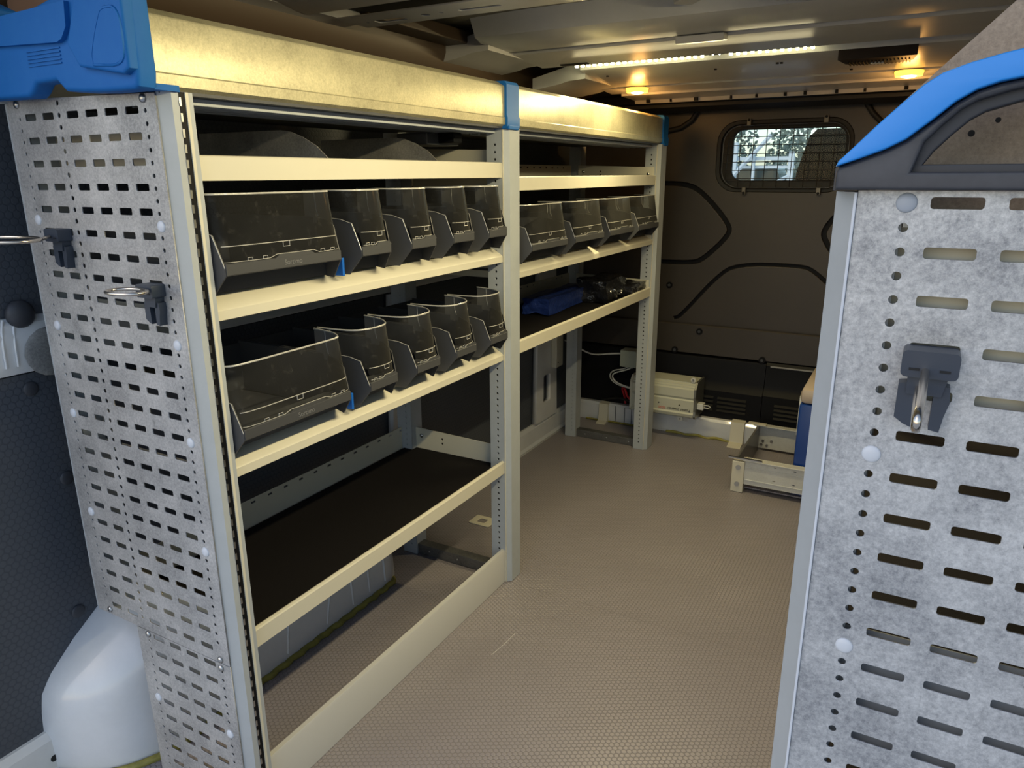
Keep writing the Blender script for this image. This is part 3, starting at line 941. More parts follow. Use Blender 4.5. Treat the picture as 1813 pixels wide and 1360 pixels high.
# near end panel, perforated
rows_up = [1.0785 - SP * k for k in range(26)]
xs6 = (-1.080, -1.039, -.984, -.943, -.9025, -.8615)
hz = [1.094 - .01515 * k for k in range(52)]
holes = slots(xs6, rows_up, .0130, .0045)
holes += [circ(-1.0135, z, .0036, 8) for z in hz]
plugsR = [.940, .787, .651, .485]
plugsL = [.942, .789, .652, .486]
holes += [circ(-.836, z, .0030, 8) for z in [1.077 - .01515 * k for k in range(50)] if all(abs(z - p) > .008 for p in plugsR)]
holes += [circ(-1.106, z, .0026, 8) for z in [1.077 - .01515 * k for k in range(50)] if all(abs(z - p) > .008 for p in plugsL)]
ep = plate('end_panel', [(-1.134, .300), (-.815, .300), (-.815, 1.096), (-1.134, 1.103)], holes, 'y', .5995, .6015, ZINC, rack)
rows_lo = [.2915 - SP * k for k in range(9)]
xs4 = (-.980, -.940, -.9005, -.8605)
holes = slots(xs4, rows_lo, .0130, .0045)
holes += [circ(-.8350, z, .0030, 8) for z in [.284 - .01515 * k for k in range(17)] if abs(z - .171) > .008]
holes += [circ(-1.0055, z, .0026, 8) for z in [.280 - .01515 * k for k in range(17)] if abs(z - .172) > .008]
ep2 = plate('end_panel', [(-1.029, .012), (-.815, .012), (-.815, .2985), (-1.033, .2985)], holes, 'y', .5995, .6015, ZINC, rack)
for x, zz in [(-.835, z) for z in plugsR] + [(-1.105, z) for z in plugsL]:
    MB().dome((x, .5995, zz), .0075, .003, 'y', 16).build('plug', CAPM, ep, 50)
for x, zz in ((-.835, .171), (-1.006, .172)):
    MB().dome((x, .5995, zz), .0075, .003, 'y', 16).build('plug', CAPM, ep2, 50)
for x, zz, p in ((-.837, 1.091, ep), (-1.107, 1.096, ep), (-1.100, .309, ep), (-.834, .306, ep), (-1.005, .293, ep2), (-.835, .291, ep2)):
    MB().dome((x, .5985, zz), .0055, .003, 'y', 12).build('screw', BOLT, p, 50)

# blue end cap of the tray
cp = plate('end_cap', [(-1.135, 1.100), (-1.015, 1.098), (-1.005, 1.103), (-.993, 1.1130), (-.950, 1.1140), (-.935, 1.101), (-.90, 1.098), (-.86, 1.096), (-.803, 1.0955),
     (-.796, 1.099), (-.793, 1.114), (-.793, 1.24), (-.875, 1.240), (-.935, 1.205), (-1.00, 1.194), (-1.08, 1.188), (-1.135, 1.196)],
     [], 'y', .565, .592, BLUE, rack, .006, 3, 40)
plate('cap_pillar', [(-.902, 1.150), (-.885, 1.124), (-.805, 1.111), (-.794, 1.117), (-.792, 1.24), (-.862, 1.24), (-.880, 1.19)], [], 'y', .556, .573, BLUE, cp, .004, 3, 40)
b = MB(); b.prism([(-.812, 1.100), (-.8045, 1.100), (-.803, 1.106), (-.8025, 1.116), (-.8045, 1.121), (-.8045, 1.24), (-.812, 1.24)], 'y', .570, .5905)
b.build('cap_flange', BLUE, cp, 35)
tri = [(-.855, 1.124), (-.801, 1.1195), (-.797, 1.145), (-.799, 1.179), (-.824, 1.181), (-.833, 1.176), (-.857, 1.136)]
b = MB(); b.tube([(x, .5562, z) for x, z in smooth_path(tri + [tri[0]], 2)][:-1], .0020, 6, True); b.build('cap_bead', BLUE, cp, 60)
plate('cap_inset', [(x * .995 - .0042, z * .96 + .046) for x, z in smooth_path(tri + [tri[0]], 2)][:-1], [], 'y', .5550, .5565, BLUE, cp, .0004)
for k in range(5):
    MB().box(-1.00, -.93, .5635, .5655, 1.132 + k * .0042, 1.1335 + k * .0042).build('cap_rib', BLUE, cp)
b = MB(); b.prism([(-1.13, 1.163), (-.925, 1.154), (-.915, 1.157), (-.903, 1.169), (-.899, 1.196), (-1.13, 1.190)], 'y', .559, .570)
b.build('cap_shoulder', BLUE, cp, 35)
b = MB(); b.prism([(-.826, .585), (-.801, .585), (-.7975, .592), (-.7975, .618), (-.801, .624), (-.826, .624)], 'z', 1.0975, 1.1045)
b.build('cap_foot', BLUE, cp, 30)
MB().box(-1.12, -1.06, .558, .60, 1.196, 1.216, .005, (0, .35, 0)).build('cap_grip', BLUE, cp)

# ------------------------------------------------------------------ bins
def make_bin(w, h=.133, d=.27, lettering=False, name='storage_bin', hb=.088):
    """open-fronted bin; origin at foot front, y = 0..w, x forward; front narrower than the back"""
    t = bpy.data.objects.new(name, None); t.empty_display_size = .03
    C.objects.link(t)
    far_in = .036 if w > .2 else .046
    side = [(-.002, 0), (.024, .030), (.024, .038), (.008, hb - .006), (-.012, hb), (-.05, hb + .004), (-d, hb + .004), (-d, 0)]
    def yn(x): return .010 * max(0, (x + .05) / .074)
    def yf(x): return w - far_in * max(0, (x + .06) / .084)
    b = MB()
    for fn, s_ in ((yn, 1), (yf, -1)):
        pts = side + [(-.05, 0)]
        A = [b.bm.verts.new((x, fn(x), z)) for x, z in pts[:]]
        B = [b.bm.verts.new((x, fn(x) + s_ * .0022, z)) for x, z in pts[:]]
        order_front = [0, 1, 2, 3, 4, 5, 8]
        order_back = [8, 5, 6, 7]
        for o_ in (order_front, order_back):
            b.bm.faces.new([A[i] for i in o_]); b.bm.faces.new([B[i] for i in o_[::-1]])
        per = [0, 1, 2, 3, 4, 5, 6, 7, 8]
        for i, j in zip(per, per[1:] + per[:1]):
            b.bm.faces.new((A[i], B[i], B[j], A[j]))
    l0, l1 = yn(.024) + .001, yf(.024) - .001
    b.prism([(.0235, .0295), (.0255, .031), (.0255, .0445), (.0235, .0455), (.0215, .0445), (.0215, .031)], 'y', l0, l1)      # lip
    b.box(-.030, -.027, yn(-.03) + .001, yf(-.03) - .001, .001, .034)                        # recessed front
    b.prism([(.0215, .031), (-.029, .0335), (-.029, .036), (.0215, .0335)], 'y', l0, l1)
    b.box(-d, -d + .002, .002, w - .002, .001, hb)
    b.box(-d, -.03, .002, w - .006 - far_in * .3, .001, .003)
    b.build('body', BINM, t)
    q = MB(); q.prism([(w * .36, .0445), (w * .40, .050), (w * .62, .050), (w * .66, .0445)], 'x', .0225, .0250)
    q.build('lip_tab', BINM, t)
    if w > .2:
        rel = [(-.078, .003), (-.030, .003), (-.006, .012), (0, .030), (0, w * .5), (0, w - .042), (-.008, w - .030), (-.032, w - .012), (-.078, w - .003)]
    else:
        rel = [(-.080, .004), (-.035, .004), (-.010, .014), (0, .034), (0, w - .058), (-.010, w - .038), (-.035, w - .016), (-.080, w - .004)]
    rel = smooth_path(rel, 3)
    def X_(r, z):
        f = .0245 - .0150 * (z - .04) / (h - .04)
        return r + f * max(0, 1 + r / .08)
    bm = bmesh.new()
    cols = []
    for r, y in rel:
        lo = .040 if r > -.006 else (hb - .022 if r > -.022 else hb - .006)
        zz = [lo, max(lo + .004, .067), max(lo + .012, .10), h]
        cols.append([bm.verts.new((X_(r, z), y, z)) for z in zz])
    for A, B in zip(cols, cols[1:]):
        for j in range(3):
            bm.faces.new((A[j], B[j], B[j + 1], A[j + 1]))
    me = bpy.data.meshes.new('window'); bm.to_mesh(me); bm.free()
    win = link('window', me, CLEAR, t, 60)
    q = MB(); q.tube([(X_(r, h), y, h) for r, y in rel], .0015, 6)
    q.build('rim', RIM, win, 60)
    mid = [p for p in rel if p[0] > -.006]
    q = MB(); q.tube([(X_(r, .067) + .0006, y, .067) for r, y in mid], .0007, 5)
    q.tube([(X_(r, .047) + .0004, y, .0465 + (.004 if w * .36 < y < w * .66 else 0)) for r, y in mid], .0005, 5); q.build('moulded_line', RIM, win, 60)
    q = MB()
    y = w * .46; x = X_(0, .063) + .0006
    q.tube([(x, y - .006, .067), (x, y - .006, .060), (x, y + .006, .060), (x, y + .006, .067)], .0006, 5)
    for y in (w * .20, w * .30, w * .72, w * .80):
        if w > .2 or y < w * .72:
            x = X_(0, .048) + .0006
            q.tube([(x, y - .004, .0465), (x, y - .004, .0505), (x, y + .004, .0505), (x, y + .004, .0465)], .0005, 5)
    q.build('latch_mark', RIM, win)
    for fn in (0, 1):
        y0_, y1_ = (rel[8][1], rel[12][1]) if fn == 0 else (rel[-9][1], rel[-13][1])
        r0_ = rel[8][0] if fn == 0 else rel[-9][0]
        q = MB(); q.tube([(X_(r0_, h), y0_, h - .001), (X_(r0_, .105), y0_, .105), (X_(r0_, .1) + .006, (y0_ + y1_) / 2, hb + .006)], .0009, 5); q.build('side_rib', RIM, win, 60)
    # edge bead along the top of the near side panel
    q = MB(); q.tube([(x, yn(x) - .0002, z) for x, z in ((.024, .040), (.008, hb - .006), (-.012, hb), (-.05, hb + .004))], .0006, 5); q.build('panel_edge', RIM, t)
    if lettering:
        text('lettering', 'Sortimo', .0105, mat('letter_grey', (.16, .16, .16), .4), t, (.0257, w * .42, .0345), (0, 1, 0), (0, 0, 1))
    return t
def copy_tree(o, parent=None):
    c = o.copy(); C.objects.link(c)
    if parent: c.parent = parent
    for ch in list(o.children):
        copy_tree(ch, c)
    return c
wideA = make_bin(.266, lettering=True)
narrow = make_bin(.131)
wideB = make_bin(.243, lettering=False)
def setbin(o, x, y, z, label, group):
    o.location = (x, y, z); o['label'] = label; o['category'] = 'storage bin'; o['group'] = group
XF = -.809
tops = ('second from the left on the upper bin shelf', 'middle of five on the upper bin shelf', 'fourth from the left on the upper bin shelf', 'by the middle upright on the upper bin shelf')
lows = ('second from the left on the lower bin shelf', 'middle of five on the lower bin shelf', 'fourth from the left on the lower bin shelf', 'by the middle upright on the lower bin shelf')
setbin(wideA, XF, .637, .845, 'wide dark grey bin with clear front, leftmost on the upper bin shelf', 'dark grey bins with clear fronts')
w2 = copy_tree(wideA)
setbin(w2, XF, .637, .617, 'wide dark grey bin with clear front, leftmost on the lower bin shelf', 'dark grey bins with clear fronts')
first = True
for zz, labs in ((.845, tops), (.617, lows)):
    for k in range(4):
        o = narrow if first else copy_tree(narrow)
        first = False
        setbin(o, XF, .9065 + k * .1335, zz, 'narrow clear-front grey bin, ' + labs[k], 'dark grey bins with clear fronts')
farl = ('leftmost clear-front bin in the far bay, beside the middle upright', 'second clear-front bin from the left in the far bay', 'third clear-front bin from the left in the far bay', 'last clear-front bin in the far bay, half hidden behind the far upright')
for k in range(4):
    o = wideB if k == 0 else copy_tree(wideB)
    setbin(o, XF, 1.500 + k * .2445 * 1.0, .800, farl[k], 'dark grey bins with clear fronts')
# blue clips between the wide and the first narrow bin
for zz, lab in ((.845, 'small blue divider clip beside the wide bin on the upper bin shelf'), (.617, 'small blue divider clip beside the wide bin on the lower bin shelf')):
    o = MB().box(-.85, -.812, .899, .904, zz - .001, zz + .028, .0008).build('divider_clip', mat('clip_blue', (.01, .12, .50), .4))
    tag(o, lab, 'clip', 'blue divider clips')

# dividers on the top shelf
for y, lab in ((.900, 'left grey zinc divider sheet with rounded corner on the top shelf'), (1.200, 'right grey zinc divider sheet with rounded corner on the top shelf')):
    pr = [(-1.120, 1.005), (-1.120, 1.0715), (-.925, 1.0715), (-.905, 1.069), (-.878, 1.060), (-.850, 1.046), (-.8285, 1.028), (-.8285, 1.005)]
    o = MB().prism(pr, 'y', y, y + .0015).build('divider_sheet', ZINC_D)
    tag(o, lab, 'divider', 'zinc divider sheets on the top shelf')
t = thing('blue_holder', 'small blue plastic holder with grey top at the left end of the top shelf', 'holder', (-1.0, .70, 1.004))
MB().box(-1.10, -1.06, .78, .81, 1.004, 1.055, .002).build('body', mat('holder_blue', (.01, .06, .30), .4), t)
MB().box(-1.10, -1.06, .78, .81, 1.055, 1.065, .001).build('top', POST, t)
t = thing('latch_unit', 'grey metal latch unit under the top tray by the middle upright', 'latch', (-.95, 1.34, 1.086))
MB().box(-1.00, -.92, 1.30, 1.42, 1.062, 1.086, .003).build('housing', EMBOSS, t)
MB().box(-.93, -.88, 1.34, 1.37, 1.066, 1.086, .002).build('lever', BLACK, t)

# ------------------------------------------------------------------ objects on the far bay
def lump(name, sx, sy, sz, seed, amp, mt, n=5):
    bm = bmesh.new()
    bmesh.ops.create_cube(bm, size=1)
    bmesh.ops.subdivide_edges(bm, edges=bm.edges, cuts=n, use_grid_fill=True)
    from mathutils import noise as N
    for v in bm.verts:
        c = v.co.copy()
        p = Vector((c.x * sx, c.y * sy, c.z * sz))
        k = N.noise(c * 3 + Vector((seed, 0, 0)))
        p += Vector((c.x, c.y, c.z)).normalized() * k * amp
        v.co = p
    me = bpy.data.meshes.new(name); bm.to_mesh(me); bm.free()
    return me
pk = link('wrapped_pack', lump('wrapped_pack', .085, .36, .046, 1.3, .010, PACK, 7), PACK, None, 50)
pk.location = (-.992, 2.10, .620); pk.rotation_euler = (0, 0, .04)
tag(pk, 'long blue film-wrapped pack lying on the far lower shelf', 'package')
bg1 = thing('plastic_bag', 'open shiny black plastic bag of small fittings on the far lower shelf', 'bag', (-.90, 2.34, .594))
me = lump('film', .10, .20, .075, 4.1, .020, BAGM, 7)
o = link('film', me, BAGM, bg1, 40); o.matrix_parent_inverse = Matrix(); o.location = (-.02, -.04, .036)
me = lump('film', .09, .14, .040, 7.1, .016, BAGM, 6)
o = link('film', me, BAGM, bg1, 40); o.matrix_parent_inverse = Matrix(); o.location = (.022, .06, .022)
rnd = random.Random(3)
for k in range(26):
    p = Vector((-.856 + rnd.uniform(-.02, .012), 2.22 + rnd.uniform(0, .14), .612 + rnd.uniform(0, .02)))
    q = MB(); q.cyl(p, p + Vector((rnd.uniform(-.006, .006), rnd.uniform(-.008, .008), .004)), rnd.uniform(.002, .004), 6)
    q.build('fitting', BOLT, bg1)
MB().box(-.90, -.87, 2.445, 2.465, .60, .628, .001).build('tag_label', mat('teal_card', (.02, .14, .17), .5), bg1)

# ------------------------------------------------------------------ electrics
def P3(x, y, z): return (x, y, z)
inv = thing('power_inverter', 'pale aluminium power inverter mounted upside down on the bulkhead foot', 'inverter', (-.79, 2.67, .085))
prof = [(2.735, .103), (2.632, .103), (2.628, .107), (2.624, .118), (2.628, .124), (2.626, .170), (2.630, .176), (2.624, .184), (2.624, .215), (2.630, .220), (2.630, .224), (2.636, .228), (2.636, .232), (2.644, .236), (2.644, .240), (2.735, .240)]
MB().prism(prof, 'x', -.918, -.672).build('casing', INV, inv)
for x0, x1 in ((-.926, -.918), (-.672, -.664)):
    pe = [(2.738, .100), (2.632, .100), (2.622, .112), (2.626, .13), (2.623, .17), (2.619, .190), (2.621, .22), (2.640, .243), (2.738, .243)]
    MB().prism(pe, 'x', x0, x1).build('end_plate', INV if x0 < -.9 else mat('end_plate_grey', (.20, .20, .18), .35, .6), inv)
for x, z, s in ((-.895, .243, 1), (-.683, .243, 1), (-.725, .100, -1)):
    a = MB(); a.cyl((x, 2.640, z + s * .008), (x, 2.644, z + s * .008), .010, 14); a.box(x - .007, x + .007, 2.640, 2.644, min(z, z + s * .008), max(z, z + s * .008))
    o = a.build('mounting_ear', WHITEP, inv)
    MB().cyl((x, 2.637, z + s * .009), (x, 2.640, z + s * .009), .004, 8).build('screw', BOLT, o)
for x in (-.808, -.727):
    MB().dome((x, 2.6255, .150), .0026, .0015, 'y', 8).build('screw', BLACK, inv)
text('lettering', 'Power Inverter', .0145, INK, inv, (-.684, 2.6255, .137), (-1, 0, 0), (0, 0, -1))
text('lettering', '1000', .0145, REDINK, inv, (-.780, 2.6255, .137), (-1, 0, 0), (0, 0, -1))
text('lettering', 'BAE', .013, INK, inv, (-.880, 2.6235, .172), (-1, 0, 0), (0, 0, -1))
a = MB(); a.box(-.664, -.640, 2.645, 2.675, .136, .160, .002); o = a.build('plug_socket', WHITEP, inv)
a = MB(); a.tube([(-.640, 2.66, .152), (-.625, 2.66, .153), (-.616, 2.66, .148), (-.625, 2.66, .142), (-.640, 2.66, .143)], .0025, 6); a.build('plug_loop', WHITEP, inv, 60)

jb = thing('junction_box', 'small square pale green junction box above the inverter', 'junction box', (-.94, 2.70, .27))
MB().box(-.988, -.920, 2.668, 2.720, .262, .330, .003).build('housing', GREENBOX, jb)
MB().box(-.987, -.921, 2.664, 2.668, .263, .329, .0012).build('lid', GREENBOX, jb)
for z in (.298,):
    MB().cyl((-.920, 2.69, z), (-.906, 2.69, z), .006, 10).build('gland', WHITEP, jb)
for x in (-.965, -.945):
    MB().cyl((x, 2.69, .262), (x, 2.69, .255), .005, 10).build('gland', WHITEP, jb)
MB().box(-1.0, -.91, 2.720, 2.774, .27, .32).build('backing_bracket', BLACK, jb)
def cable(name, pts, r, mt, label, cat='cable', grp=None):
    o = MB().tube(smooth_path(pts, 3), r, 6).build(name, mt, None, 60)
    return tag(o, label, cat, grp)
cable('power_cable', [(-.968, 2.690, .258), (-.975, 2.69, .248), (-1.03, 2.688, .235), (-1.04, 2.688, .205), (-1.01, 2.688, .180), (-.95, 2.688, .170), (-.926, 2.688, .168)], .003, WHITEP, 'outer white cable looping from the junction box to the inverter', grp='white cables')
cable('power_cable', [(-.945, 2.690, .258), (-.965, 2.682, .246), (-1.02, 2.68, .228), (-1.025, 2.68, .208), (-1.0, 2.68, .186), (-.95, 2.68, .176), (-.926, 2.68, .174)], .003, WHITEP, 'inner white cable looping from the junction box to the inverter', grp='white cables')
cable('power_cable', [(-.988, 2.69, .310), (-1.04, 2.69, .304), (-1.10, 2.70, .290), (-1.14, 2.70, .292), (-1.19, 2.66, .33), (-1.20, 2.60, .36)], .0035, WHITEP, 'white cable running from the junction box to the left wall', grp='white cables')
cable('battery_cable', [(-.926, 2.69, .125), (-.945, 2.69, .122), (-.965, 2.70, .132), (-.975, 2.705, .158), (-.99, 2.72, .165), (-1.0, 2.735, .15), (-.99, 2.741, .12), (-.985, 2.741, .087)], .0045, REDW, 'red battery cable curling into the left end of the inverter')
cable('battery_cable', [(-.926, 2.70, .115), (-.96, 2.70, .112), (-1.00, 2.71, .118), (-1.05, 2.742, .10), (-1.09, 2.745, .086)], .005, RUBBER, 'black battery cable at the left end of the inverter')
t = thing('wall_box', 'tall narrow white cover plate beside the far rear upright', 'cover plate', (-1.18, 2.40, .28))
MB().box(WL + .021, WL + .045, 2.46, 2.52, .28, .56, .003).build('cover', RAIL, t)
for z in (.30, .42, .54):
    MB().dome((WL + .0455, 2.475, z), .003, .0015, 'x', 8).build('screw', BLACK, t)
cable('wall_hose', [(WL + .02, 1.0, .40), (WL + .03, .95, .42), (WL + .035, .90, .40), (WL + .03, .86, .36)], .010, RUBBER, 'black hose behind the lowest shelf on the left wall', 'hose')

# ------------------------------------------------------------------ low floor frame at the bulkhead
df = thing('floor_frame', 'low white steel drawer frame standing on the floor by the bulkhead', 'drawer frame', (-.25, 2.5, 0))
SC = galv('scuffed_white', (.50, .50, .45), (.63, .63, .58), .4, .1, .35)
hs = [rrect(x - .004, x + .004, z - .0018, z + .0018, .0012, 2) for x, z in ((-.31, .104), (-.31, .058), (-.25, .102), (-.25, .056), (-.19, .100), (-.37, .02))][:5]
plate('front_rail', [(-.402, .030), (-.04, .030), (-.04, .112), (-.402, .112)], hs, 'y', 2.270, 2.273, SC, df)
b = MB()
for z in (.045, .088, .108):
    b.box(-.40, -.04, 2.2675, 2.270, z, z + .003, .0008)
b.box(-.41, -.04, 2.262, 2.290, .112, .1155, .001)
b.box(-.402, -.04, 2.288, 2.292, .108, .116)
b.build('rail_lips', SC, df)
MB().box(-.441, -.402, 2.262, 2.30, .001, .108, .002).build('corner_foot', RAIL, df)
for z in (.030, .088):
    MB().cyl((-.421, 2.262, z), (-.421, 2.259, z), .008, 14).build('bolt', BOLT, df)
MB().box(-.455, -.35, 2.262, 2.272, .1155, .120).build('corner_plate', BOLT, df)
MB().box(-.437, -.430, 2.30, 2.66, .008, .108, .001).build('side_rail', mat('side_rail_grey', (.22, .22, .21), .35, .5), df)
MB().box(-.444, -.04, 2.660, 2.664, .020, .108).build('rear_rail', SC, df)
b = MB(); b.box(-.45, -.04, 2.64, 2.668, .108, .112, .001); b.box(-.45, -.04, 2.668, 2.682, .100, .104, .001); b.build('rail_lips', SC, df)
MB().box(-.47, -.405, 2.635, 2.66, .1125, .1175, .001).build('corner_plate', RAIL, df)
for x, z in ((-.415, .050), (-.385, .052), (-.42, .035), (-.40, .033)):
    MB().cyl((x, 2.660, z), (x, 2.657, z), .005, 10).build('bolt', BOLT, df)
MB().box(-.430, -.04, 2.292, 2.660, .008, .012).build('tray_floor', FLOORM, df)

# blue case with white latch on the right behind the rack
t = thing('blue_case', 'blue case with a white latch standing on the floor frame at the right', 'case', (-.12, 2.45, .0125))
b = MB(); b.box(-.262, -.06, 2.30, 2.62, .0125, .315, .006); b.build('body', mat('case_blue', (.01, .05, .24), .3), t, 30)
b = MB(); b.box(-.262, -.06, 2.30, 2.62, .316, .365, .014); b.build('lid', mat('case_lid', (.48, .40, .33), .35), t, 30)
b = MB(); b.prism([(2.40, .310), (2.44, .316), (2.44, .18), (2.43, .172), (2.41, .172), (2.40, .18)], 'x', -.274, -.262)
o = b.build('latch', mat('latch_white', (.75, .74, .66), .35), t, 30)
MB().cyl((-.2745, 2.42, .186), (-.2735, 2.42, .186), .005, 12).build('latch_hole', DARKHOLE, o)
MB().box(-.2745, -.2735, 2.413, 2.427, .20, .26).build('latch_groove', EMBOSS, o)

# ------------------------------------------------------------------ right rack
YR = .530
rr = thing('shelving_rack', 'grey steel shelving rack at the right, its perforated end panel close to the camera', 'shelving rack', (.12, .98, 0))
b = MB(); b.prism([(-.0395, YR), (-.0535, YR + .016), (-.0535, YR + .045), (-.012, YR + .045), (-.012, YR + .006), (-.0395, YR + .006)], 'z', .001, .9885)
p = b.build('upright', POST, rr)
MB().box(-.0412, -.0392, YR - .0025, YR + .002, .001, .9885, .0006).build('edge_bead', CAPM, p)
b = MB(); b.prism([(-.012, 1.40), (-.0535, 1.40), (-.0535, 1.445), (-.012, 1.445)], 'z', .001, .9885); b.build('upright', POST, rr)
for y in (YR + .006, 1.40):
    b = MB(); b.box(.262, .30, y, y + .04, .001, .9885); b.build('rear_upright', POST, rr)
rp = .03055
rowsR = [.9822 - rp * k for k in range(22)]
xsR = [.0168 + .0408 * k for k in range(4)] + [.196, .237]
plR = [.9822, .8137, .6600]
holes = slots(xsR, rowsR, .0143, .0036)
holes += [circ(-.0107, z, .0029, 12) for z in [.9822 - rp / 2 * k for k in range(44)] if all(abs(z - q) > .009 for q in plR)]
holes += [circ(.168, z, .0029, 8) for z in [.9822 - rp / 2 * k for k in range(44)]]
ep = plate('end_panel', [(-.039, .302), (.285, .302), (.285, .9895), (-.039, .9895)], holes, 'y', YR - .0005, YR + .0015, ZINC_R, rr)
holes = slots(xsR[:4], [.290 - rp * k for k in range(9)], .0143, .0036)
ep3 = plate('end_panel', [(-.039, .012), (.175, .012), (.175, .3005), (-.039, .3005)], holes, 'y', YR - .0005, YR + .0015, ZINC_R, rr)
for z in plR:
    MB().dome((-.0107, YR - .0005, z), .0062, .002, 'y', 24).build('plug', mat('grey_plug', (.33, .36, .40), .4) if z > .95 else CAPM, ep, 50)
# shelves of the right rack
for z, zb, zt in ((.850, .850, .966), (.568, .568, .668), (.30, .30, .36)):
    s = bpy.data.objects.new('shelf', None); s.empty_display_size = .03; C.objects.link(s); s.location = (.12, .98, z)
    s.parent = rr; s.matrix_parent_inverse = rr.matrix_basis.inverted(); bpy.context.view_layer.update()
    def P(o):
        o.parent = s; o.matrix_parent_inverse = s.matrix_world.inverted(); return o
    hs = [circ(.057, z + .018 + .0065 * k, .0018, 8) for k in range(0, 2)]
    P(plate('side_bracket', [(-.036, zb), (.285, zb), (.285, zt), (-.036, zt)], hs if z > .8 else [], 'y', YR + .016, YR + .018, RAIL if z > .8 else POST))
    P(MB().box(-.035, .285, YR + .02, 1.44, z + .002, z + .006).build('shelf_tray', DGREY))
    P(MB().box(-.034, .284, YR + .021, 1.43, z + .006, z + .009).build('anti_slip_mat', mat('brown_black_mat', (.020, .014, .010), .8, bump=(700, .6, .001))))
    b = MB(); b.prism([(-.036, z), (-.036, z + .03), (-.030, z + .032), (-.028, z)], 'y', YR + .046, 1.40); P(b.build('front_rail', RAIL))
# kickboard at the foot of the right rack (hidden from here but there)
MB().box(-.036, -.031, YR + .046, 1.40, .001, .09).build('kick_board', RAIL, rr)
# end cap: grey lower frame, blue handle loop
win = [(-.0048, 1.0050), (.0000, 1.0125), (.0080, 1.0215), (.0165, 1.0300), (.0240, 1.0345), (.040, 1.0392), (.060, 1.0430), (.10, 1.0465), (.16, 1.0465), (.20, 1.043), (.225, 1.034), (.245, 1.018), (.250, 1.005)]
outer_g = [(-.0525, .9900), (-.0525, 1.0010), (-.0510, 1.0040), (-.0385, 1.0085), (-.0255, 1.0135), (-.0150, 1.0190), (-.0020, 1.0300), (.0080, 1.0390), (.0175, 1.0450), (.0280, 1.0485), (.0450, 1.0515), (.10, 1.057), (.17, 1.057), (.22, 1.052), (.25, 1.038), (.275, 1.012), (.285, .990)]
def ring_poly(off):
    # enlarge the window outline away from its centre (bevel step)
    cx, cy = .12, 1.02
    o = []
    for x, y in win:
        o.append((x + (off if x > cx else -off), y + off if y > 1.006 else 1.0045 - off * .7))
    return o
g1 = plate('cap_frame', outer_g, [ring_poly(.0055)], 'y', YR - .012, YR + .006, DGREY, rr, .0025, 3, 40)
plate('cap_frame_step', ring_poly(.0095),
      [win], 'y', YR - .004, YR + .012, mat('cap_inner_shaded', (.030, .032, .038), .55), g1, .0015, 2, 40)  # darker copy of the frame grey, shade of the recessed ring put in
outer_b = [(-.0525, 1.0042), (-.0512, 1.0075), (-.0440, 1.0150), (-.0325, 1.0275), (-.0200, 1.0400), (-.0100, 1.0495), (-.0010, 1.0555), (.0120, 1.0600), (.0280, 1.0640), (.0450, 1.0672), (.10, 1.073), (.18, 1.073), (.23, 1.066), (.26, 1.050), (.285, 1.018), (.2860, .995),
           (.2745, 1.0135), (.2505, 1.0387), (.2203, 1.0527), (.17, 1.0577), (.10, 1.0577), (.0450, 1.0521), (.0278, 1.0491), (.0172, 1.0456), (.0075, 1.0396), (-.0024, 1.0306), (-.0154, 1.0196), (-.0258, 1.0141), (-.0388, 1.0091)]
gb = plate('cap_handle', outer_b, [], 'y', YR - .018, YR + .034, BLUE_R, rr, .0012, 2, 40)
b = MB(); b.prism([(-.0540, .9895), (-.0540, 1.0035), (-.0520, 1.0040), (-.0400, 1.0015), (-.0400, .9895)], 'y', YR - .002, YR + .046)
b.build('cap_foot', DGREY, g1, 30)

# tan board behind it
tb = MB().prism([(-.034, .9705), (.33, .9705), (.33, 1.20), (.115, 1.20), (.034, 1.1055), (-.004, 1.067), (-.030, 1.040)], 'y', .600, .611).build('hardboard_sheet', TAN)
tag(tb, 'tan scuffed hardboard sheet standing in the right rack behind the blue handle', 'board')
o = MB().dome((.0205, .6, 1.0255), .0022, .0004, 'y', 10).build('screw_hole', DARKHOLE, tb)
o = MB().dome((.0345, .6, 1.0335), .0018, .0004, 'y', 10).build('screw_hole', DARKHOLE, tb)
# left tan sheet above the blue cap
tb2 = MB().prism([(-1.16, 1.188), (-1.085, 1.183), (-1.05, 1.181), (-.99, 1.183), (-.925, 1.195), (-.918, 1.26), (-1.16, 1.26)], 'y', .640, .650).build('cardboard_sheet', TAN_L)
tag(tb2, 'tan cardboard sheet standing in the top tray of the left rack', 'board')

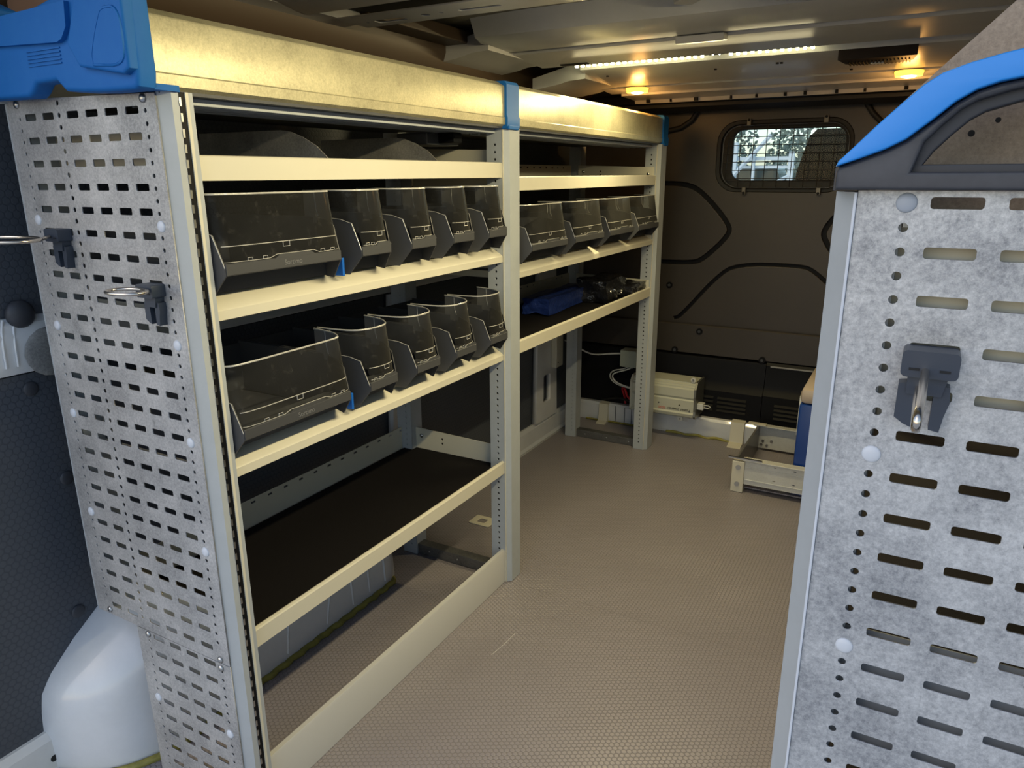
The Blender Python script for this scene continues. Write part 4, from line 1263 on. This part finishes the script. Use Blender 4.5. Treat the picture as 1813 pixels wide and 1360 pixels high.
# ------------------------------------------------------------------ hooks
def hook_body(x, z, y, w=.032, hgt=.054):
    """clip body: wide head, neck, two wings; y = panel front plane"""
    h = w / 2
    head = rrect(x - h, x + h, z - .017, z, .003, 3)
    b = MB(); b.prism(head, 'y', y - .020, y)
    b.prism([(x - h * .70, z - .030), (x - h * .72, z - .016), (x + h * .72, z - .016), (x + h * .55, z - .030)], 'y', y - .013, y)
    b.prism([(x - h, z - .024), (x - h * .35, z - .022), (x - h * .32, z - hgt + .001), (x - h * .65, z - hgt + .003), (x - h, z - hgt + .007)], 'y', y - .011, y)
    b.prism([(x + h * .30, z - .022), (x + h * .82, z - .024), (x + h * .88, z - .034), (x + h * .75, z - .043), (x + h * .66, z - hgt), (x + h * .28, z - hgt + .001)], 'y', y - .011, y)
    return b
def hook(x, z, y, label, ringc=None, rr_=None, rod=None):
    t = thing('tool_hook', label, 'hook', (x, y, z), 'clip-on tool hooks')
    hook_body(x, z, y).build('clip', HOOKM, t, 25)
    for s in (-1, 1):
        MB().box(x + s * .0085 - .003, x + s * .0085 + .003, y - .0205, y - .0195, z - .0125, z - .0110).build('clip_slot', DARKHOLE, t)
    b = MB()
    if ringc:
        pts = []
        for k in range(40):
            a = 2 * PI * k / 40
            pts.append((ringc[0] + rr_[0] * math.cos(a), ringc[1] + rr_[1] * math.sin(a), ringc[2]))
        b.tube(pts, .0024, 8, True)
        b.tube([(x - .004, y - .014, z - .012), (x - .004, y - .020, ringc[2]), (ringc[0] + rr_[0] * .86, ringc[1] + rr_[1] * .5, ringc[2])], .0024, 8)
    else:
        b.tube(smooth_path([(x - .002, y - .012, z - .013), (x - .003, y - .045, z - .012), (x - .004, y - .10, z - .011), (x - .005, y - .115, z - .013),
                (x - .005, y - .118, z - .019), (x - .005, y - .110, z - .024), (x - .005, y - .05, z - .024), (x - .004, y - .012, z - .026)], 2), .0024, 8)
    b.build('wire', CHROME, t, 60)
    return t
hook(-1.045, .932, .5995, 'upper left tool hook with a large steel ring, on the left end panel', (-1.052, .520, .922), (.060, .038))
hook(-.860, .868, .5995, 'lower tool hook with a small steel ring, near the edge of the left end panel', (-.862, .558, .862), (.030, .020))
hook(.0155, .893, YR - .0005, 'tool hook with a long steel rod on the right end panel')
